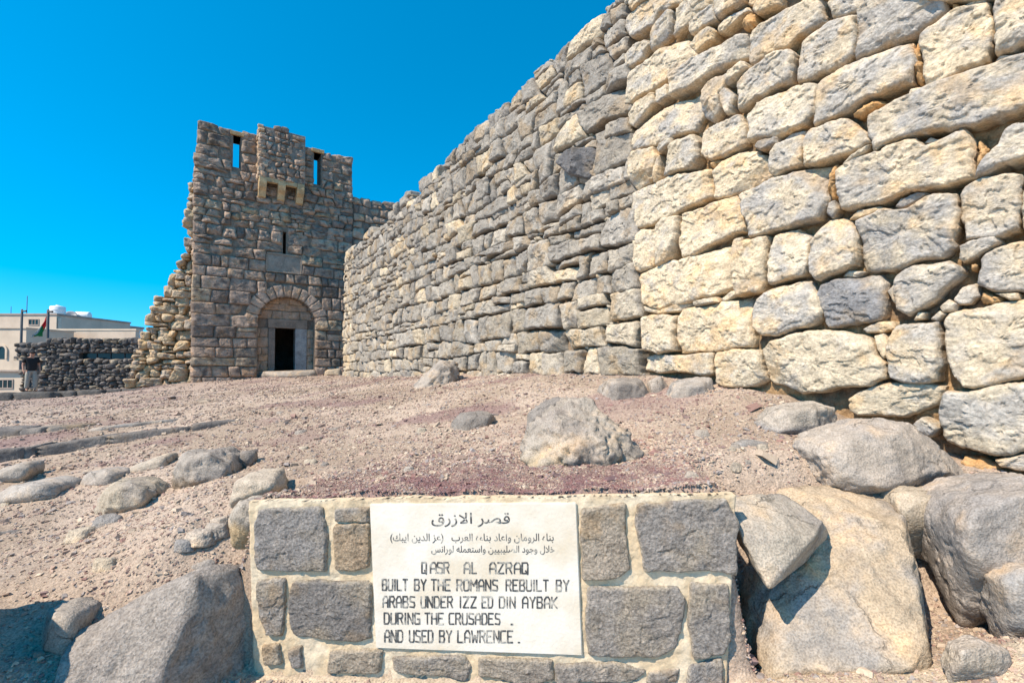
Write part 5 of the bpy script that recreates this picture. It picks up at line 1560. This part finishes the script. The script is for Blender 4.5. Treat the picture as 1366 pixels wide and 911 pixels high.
# upper house
D1 = 62.0
h1 = thing('house', 'flat-roofed pinkish house with a small dark window and a white tank on its roof', 'house')
fA, LA, wA = facade((X_(-60, D1), D1), (X_(74, D1), D1), 12, M_PINKW, ZG - .5, zpx(420.5, D1), h1)
window_on(fA, 39, 426.5, 51.5, 433, wA, bars=2)
fbox('parapet', fA, -.15, LA + .15, zpx(420.3, D1), zpx(418.2, D1), -12, .12, M_TRIM, h1)
fB, LB, wB = facade((X_(74.2, D1) + .3, D1 + .3), (X_(95, 68.0), 68.0), .3, M_PINKW, ZG - .5, zpx(424, D1), h1)
root_at(h1, (X_(30, D1), D1, ZG))
# long pale wing
h2 = thing('house', 'long low pale house wing in shade stretching right behind the boundary wall', 'house')
fC, LC, wC = facade((X_(80, 66), 66.), (X_(190, 80), 80.), 9, M_WHITEW, ZG - .5, zpx(428.5, 66), h2)
fbox('parapet', fC, -.1, LC + .1, zpx(428.5, 66) + .003, zpx(428.5, 66) + .35, -9, .15, M_TRIM, h2)
root_at(h2, (X_(130, 72), 72, ZG))
h4 = thing('garden_wall', 'low cream garden wall band between the houses and the boundary wall', 'wall')
fG, LG, wG = facade((X_(34, 52), 52.), (X_(180, 52), 52.), .5, M_PINKW, ZG - .5, zpx(441, 52), h4)
fbox('coping', fG, -.1, LG + .1, zpx(441, 52) + .003, zpx(441, 52) + .2, -.55, .06, M_CREAMW, h4)
root_at(h4, (X_(100, 52), 52, ZG))
# front cream house at the frame edge
D3 = 46.0
h3 = thing('house', 'cream two-storey house at the left frame edge with an arched window and a ledge', 'house')
fD, LD, wD = facade((X_(-70, D3), D3), (X_(34, D3), D3), 5, M_CREAMW, ZG - .8, zpx(438, D3), h3)
fbox('ledge', fD, -.2, LD + .2, zpx(495.5, D3), zpx(493.5, D3), .01, .35, M_TRIM, h3)
fbox('cornice', fD, -.1, LD + .1, zpx(438, D3) + .003, zpx(436.8, D3), -5.1, .12, M_CREAMW, h3)
window_on(fD, -2, 507, 17, 517, wD, bars=2)
# arched window
a_ = fD.px(-2, 479); b__ = fD.px(8.5, 462)
bm = bmesh.new()
rr_ = (b__[0] - a_[0]) / 2; cx_ = (a_[0] + b__[0]) / 2; zs_ = b__[1] - rr_
def arch_ring(r, h): return [fD.pt(cx_ + r, a_[1], h)] + [fD.pt(cx_ + r * math.cos(t), zs_ + r * math.sin(t), h) for t in np.linspace(0, math.pi, 13)] + [fD.pt(cx_ - r, a_[1], h)]
o1 = [bm.verts.new(p) for p in arch_ring(rr_ + .18, .12)]; i1 = [bm.verts.new(p) for p in arch_ring(rr_, .12)]
o0 = [bm.verts.new(p) for p in arch_ring(rr_ + .18, .0)]; i0 = [bm.verts.new(p) for p in arch_ring(rr_, .0)]
for k in range(len(o1) - 1):
    bm.faces.new((o1[k], o1[k + 1], i1[k + 1], i1[k])); bm.faces.new((o1[k + 1], o1[k], o0[k], o0[k + 1])); bm.faces.new((i1[k], i1[k + 1], i0[k + 1], i0[k]))
bmesh.ops.recalc_face_normals(bm, faces=bm.faces)
m_ = bpy.data.meshes.new('arched_window'); bm.to_mesh(m_); bm.free()
aw = link('arched_window', m_, M_CREAMW, wD)
bm = bmesh.new(); bm.faces.new([bm.verts.new(p) for p in arch_ring(rr_, .02)]); bmesh.ops.recalc_face_normals(bm, faces=bm.faces)
r_ = bmesh.ops.extrude_face_region(bm, geom=list(bm.faces)); bmesh.ops.translate(bm, verts=[v for v in r_['geom'] if isinstance(v, bmesh.types.BMVert)], vec=(0, .04, 0))
m_ = bpy.data.meshes.new('pane'); bm.to_mesh(m_); bm.free()
link('pane', m_, M_GLASS, aw)
root_at(h3, (X_(0, D3), D3, ZG))

def lathe(name, prof, mat, parent=None, seg=24):
    """prof: (r,z) pairs"""
    V = []; Q = []
    for r, z in prof:
        for k in range(seg):
            t = 2 * math.pi * k / seg
            V.append((r * math.cos(t), r * math.sin(t), z))
    for j in range(len(prof) - 1):
        for k in range(seg):
            k2 = (k + 1) % seg
            Q.append((j * seg + k, j * seg + k2, (j + 1) * seg + k2, (j + 1) * seg + k))
    return link(name, mesh_raw(name, np.array(V), np.array(Q)), mat, parent)
# water tank on the roof
tk = thing('water_tank', 'round white water tank standing on the flat roof of the pinkish house', 'water tank')
rt = (83.5 - 67) / 2 / F * 63.0
zt_, zb_ = zpx(409.0, 64.5), zpx(420.5, 64.5)
hb = zt_ - zb_
bd = lathe('body', [(0.001, 0), (rt, 0), (rt, .2 * hb), (rt * 1.015, .22 * hb), (rt, .25 * hb), (rt, .55 * hb), (rt * 1.015, .57 * hb), (rt, .6 * hb), (rt, .92 * hb), (rt * .94, hb), (rt * .4, hb * 1.08), (0.001, hb * 1.1)], M_TANK, tk, 32)
lathe('lid', [(0.001, hb * 1.1), (rt * .25, hb * 1.1), (rt * .25, hb * 1.18), (0.001, hb * 1.2)], M_TANK, tk, 20)
for k in range(3):
    l = lathe('leg', [(.12, -(zb_ - zpx(424, 64.5))), (.12, 0)], M_STEEL, tk, 8)
    l.location = (rt * .7 * math.cos(2.1 * k), rt * .7 * math.sin(2.1 * k), 0)
tk.location = (X_(75.2, 64.5), 64.5 , zb_)
# posts, mast, flag
def pole(name, label, cat, px, ytop, ybot, D, r, arm=0.0):
    t = thing(name, label, cat)
    z0, z1 = zpx(ybot, D), zpx(ytop, D)
    lathe('pole', [(r, 0), (r * .8, z1 - z0), (.001, z1 - z0 + r)], M_POLE, t, 12)
    if arm:
        o = lathe('arm', [(r * .7, 0), (r * .7, arm)], M_POLE, t, 8)
        o.location = (0, 0, z1 - z0 - r); o.rotation_euler = (0, math.pi / 2, 0)
    t.location = (X_(px, D), D, z0)
    return t
pole('lamp_post', 'thin dark post with a short arm rising behind the man', 'post', 27.5, 413.5, 500, 27., .07, .25)
pole('flagpole', 'dark flagpole beside the boundary wall holding the drooping flag', 'flagpole', 62.5, 414, 500, 26., .08, .25)
pole('antenna_mast', 'tall thin antenna mast on the roof of the pinkish house', 'antenna', 34, 395, 425, 63., .05)
pole('antenna_mast', 'short antenna mast at the far left of the pinkish roof', 'antenna', 12.8, 409, 425, 63., .04)
# flag hanging diagonally from the pole
A = px3(62.0, 421, 26.); Bq = px3(62.5, 432, 26.); Cq = px3(44, 450, 25.7); Dq = px3(52, 448.5, 25.9)
nu, nv_ = 26, 12
V = []; CC = []
for i in range(nu + 1):
    u = i / nu
    for j in range(nv_ + 1):
        v = j / nv_
        a = A * (1 - v) + Bq * v; b = Cq * (1 - v) + Dq * v
        p = a * (1 - u) + b * u
        fold = math.sin(v * 11 + u * 3) * .12 * (0.25 + u)
        sag = -0.25 * math.sin(math.pi * u)
        V.append(p + np.array([.3 * fold, fold, sag * .4]))
        if u < .34: c = (.55, .02, .03)
        else: c = (.02, .02, .02) if v < .2 else ((.62, .62, .6) if (v < .38) else (.02, .22, .07))
        if u >= .9 : c = (.5, .55, .5) if v < .6 else c
        CC.append(c)
V = np.array(V)
idf = np.arange(len(V)).reshape(nu + 1, nv_ + 1)
Qf = np.stack([idf[:-1, :-1], idf[1:, :-1], idf[1:, 1:], idf[:-1, 1:]], -1).reshape(-1, 4)
M_CLOTH = stone_mat('flag_cloth', fine=30, bump=0.0, vary=.08, pits=.05, rough=.8)
fl = link('flag', mesh_raw('flag', V - A, Qf, None, np.array(CC)), M_CLOTH)
fl.location = A
sm = fl.modifiers.new('thickness', 'SOLIDIFY'); sm.thickness = .012
tag(fl, 'red and green flag drooping diagonally from the flagpole', 'flag')
# satellite dishes
def dish(label, px, py, D, r, yaw):
    t = thing('satellite_dish', label, 'satellite dish')
    o = lathe('reflector', [(0.001, 0), (r * .4, .05 * r), (r * .75, .17 * r), (r, .32 * r), (r * .99, .36 * r), (r * .73, .21 * r), (.001, .04 * r)], M_DISH, t, 20)
    o.rotation_euler = (math.radians(55), 0, yaw); o.location = (0, 0, r * 1.2)
    p = lathe('stand', [(.05, -.2), (.05, r * 1.2)], M_POLE, t, 8)
    b = lathe('feed_arm', [(.025, 0), (.025, r * .8)], M_POLE, o, 6); b.rotation_euler = (.3, 0, 0)
    t.location = (X_(px, D), D, zpx(py, D))
dish('dark satellite dish on the roof edge just right of the white tank', 93, 430, 67.5, .75, .6)
dish('satellite dish near the middle of the pale wing roof', 115, 430.5, 71., .7, -.5)
dish('small satellite dish beside the roof shed on the pale wing', 103, 430.5, 69., .55, 1.4)
sh = thing('roof_tank', 'small white box-like tank lying on the pale wing roof', 'water tank')
lathe('body', [(.001, -.9), (.55, -.9), (.62, -.8), (.62, .8), (.55, .9), (.001, .9)], M_TANK, sh, 20).rotation_euler = (0, math.pi / 2, .3)
for s_ in (-.5, .5):
    o = lathe('leg', [(.08, -.95), (.08, -.5)], M_STEEL, sh, 8); o.location = (s_, 0, 0)
sh.location = (X_(109, 70.), 70., zpx(428.5, 66) + 1.2)

# ------------------------------------------------------------------ the visitor
def skin(name, verts, edges, radii, mat, parent, sub=2, root=0):
    me = bpy.data.meshes.new(name)
    me.from_pydata([tuple(v) for v in verts], edges, [])
    o = bpy.data.objects.new(name, me); COL.objects.link(o)
    s = o.modifiers.new('skin', 'SKIN')
    for i, v in enumerate(me.skin_vertices[0].data):
        r = radii[i]
        v.radius = r if isinstance(r, tuple) else (r, r)
        v.use_root = (i == root)
    ss = o.modifiers.new('sub', 'SUBSURF'); ss.levels = sub; ss.render_levels = sub
    dg = bpy.context.evaluated_depsgraph_get()
    nm = bpy.data.meshes.new_from_object(o.evaluated_get(dg))
    bpy.data.objects.remove(o)
    nm.name = name
    for p in nm.polygons: p.use_smooth = True
    nm.materials.clear()
    return link(name, nm, mat, parent)
M_SKIN = plain_mat('skin', (0.42, 0.235, 0.165), vary=.06, rough=.6)
M_SHIRT = plain_mat('black_cotton', (0.018, 0.019, 0.021), vary=.2, scale=20)
M_TROU = plain_mat('stone_grey_cotton', (0.30, 0.29, 0.25), vary=.15, scale=14)
M_SHOE = plain_mat('brown_leather', (0.09, 0.06, 0.04), vary=.2)
M_HAIR = plain_mat('dark_hair', (0.03, 0.022, 0.018), vary=.2)
per = thing('person', 'man in black t-shirt, dark cap and grey trousers walking by the boundary wall', 'person')
V = [(0, 0, .96), (0, 0, 1.12), (0, .0, 1.28), (0, .01, 1.40), (0, -.01, 1.49), (.01, -.035, 1.56), (.015, -.05, 1.64), (.015, -.045, 1.70)]
E_ = [(0, 1), (1, 2), (2, 3), (3, 4), (4, 5), (5, 6), (6, 7)]
Rr = [(.155, .12), (.15, .115), (.165, .12), (.13, .10), .055, (.066, .075), (.074, .09), (.055, .07)]
def add(p, parent, r):
    V.append(p); E_.append((parent, len(V) - 1)); Rr.append(r); return len(V) - 1
add((.03, -.145, 1.60), 6, .012)                     # nose
for s in (-1, 1):
    add((s * .085 + .015, -.04, 1.615), 6, .014)     # ear
    sh_ = add((s * .185, .01, 1.415), 3, .062)
    el_ = add((s * .255, .03 if s < 0 else .05, 1.15), sh_, .043)
    wr_ = add((s * .27, -.07 if s < 0 else -.02, .93), el_, .030)
    pa_ = add((s * .268, -.105 if s < 0 else -.05, .86), wr_, (.036, .018))
    for k, (dy, l) in enumerate(((-.03, .072), (-.010, .082), (.010, .076), (.028, .06))):
        f1 = add((s * .266, V[pa_][1] + dy * .9 - .01, .825), pa_, .0095)
        f2 = add((s * .256, V[f1][1] - .012, .825 - l * .55), f1, .008)
        add((s * .242, V[f2][1] - .006, .825 - l), f2, .007)
    t1 = add((s * .245, V[pa_][1] - .045, .865), pa_, .011)
    add((s * .235, V[t1][1] - .02, .83), t1, .009)
    hp_ = add((s * .092, 0, .90), 0, .088)
    fx = .03 if s < 0 else -.06
    kn_ = add((s * .115, -.03 + fx * .6, .50), hp_, .058)
    an_ = add((s * .125, .02 + fx, .09), kn_, .040)
    add((s * .14, -.14 + fx, .035), an_, (.042, .03))
skin('body', V, E_, Rr, M_SKIN, per)
skin('shirt', [(0, 0, .84), (0, 0, 1.0), (0, -.01, 1.2), (0, 0, 1.34), (0, .01, 1.445)] + [(s * .19, .01, 1.415) for s in (-1, 1)] + [(s * .245, .03, 1.22) for s in (-1, 1)],
     [(0, 1), (1, 2), (2, 3), (3, 4), (3, 5), (3, 6), (5, 7), (6, 8)], [(.185, .15), (.185, .155), (.185, .15), (.165, .125), (.085, .075), .08, .08, .075, .075], M_SHIRT, per)
kn = lambda s: (s * .115, -.03 + (.03 if s < 0 else -.06) * .6, .50)
ank = lambda s: (s * .125, .02 + (.03 if s < 0 else -.06), .11)
skin('trousers', [(0, 0, 1.0), (0, 0, .93)] + [(s * .095, 0, .86) for s in (-1, 1)] + [kn(-1), kn(1), ank(-1), ank(1)], [(0, 1), (1, 2), (1, 3), (2, 4), (3, 5), (4, 6), (5, 7)],
     [(.165, .13), (.17, .135), .11, .11, .088, .088, .08, .08], M_TROU, per)
for s in (-1, 1):
    a = ank(s)
    skin('shoe', [(a[0], a[1] + .05, .055), (a[0], a[1] - .04, .05), (a[0] + s * .015, a[1] - .16, .04)], [(0, 1), (1, 2)], [(.045, .05), (.05, .045), (.045, .032)], M_SHOE, per)
def domed(name, c, rx, ry, rz, mat, brim=0, parent=per, zcut=0):
    V0, F0 = ico(3)
    V1 = V0 * np.array([rx, ry, rz])
    V1[:, 2] = np.maximum(V1[:, 2], zcut)
    if brim:
        fr_ = (V0[:, 1] < -.3) & (V0[:, 2] < .25)
        V1[fr_, 1] *= 1 + brim
        V1[fr_, 2] = np.minimum(V1[fr_, 2], .02) - .01
    o = link(name, mesh_raw(name, V1 + np.array(c), np.zeros((0, 4)), F0), mat, parent)
    return o
domed('hair', (.015, -.035, 1.665), .090, .098, .075, M_HAIR, zcut=-.05)
domed('cap', (.015, -.05, 1.672), .095, .108, .085, M_SHIRT, brim=.75)
PX, PY = X_(42, 20.5), 20.5
per.location = (PX, PY, max(gz(PX, PY), px3(42, 522, 20.5)[2]))
print('person', gz(PX, PY), px3(42, 522, 20.5)[2])
per.rotation_euler = (0, 0, math.radians(62))
per.scale = (1.02,) * 3
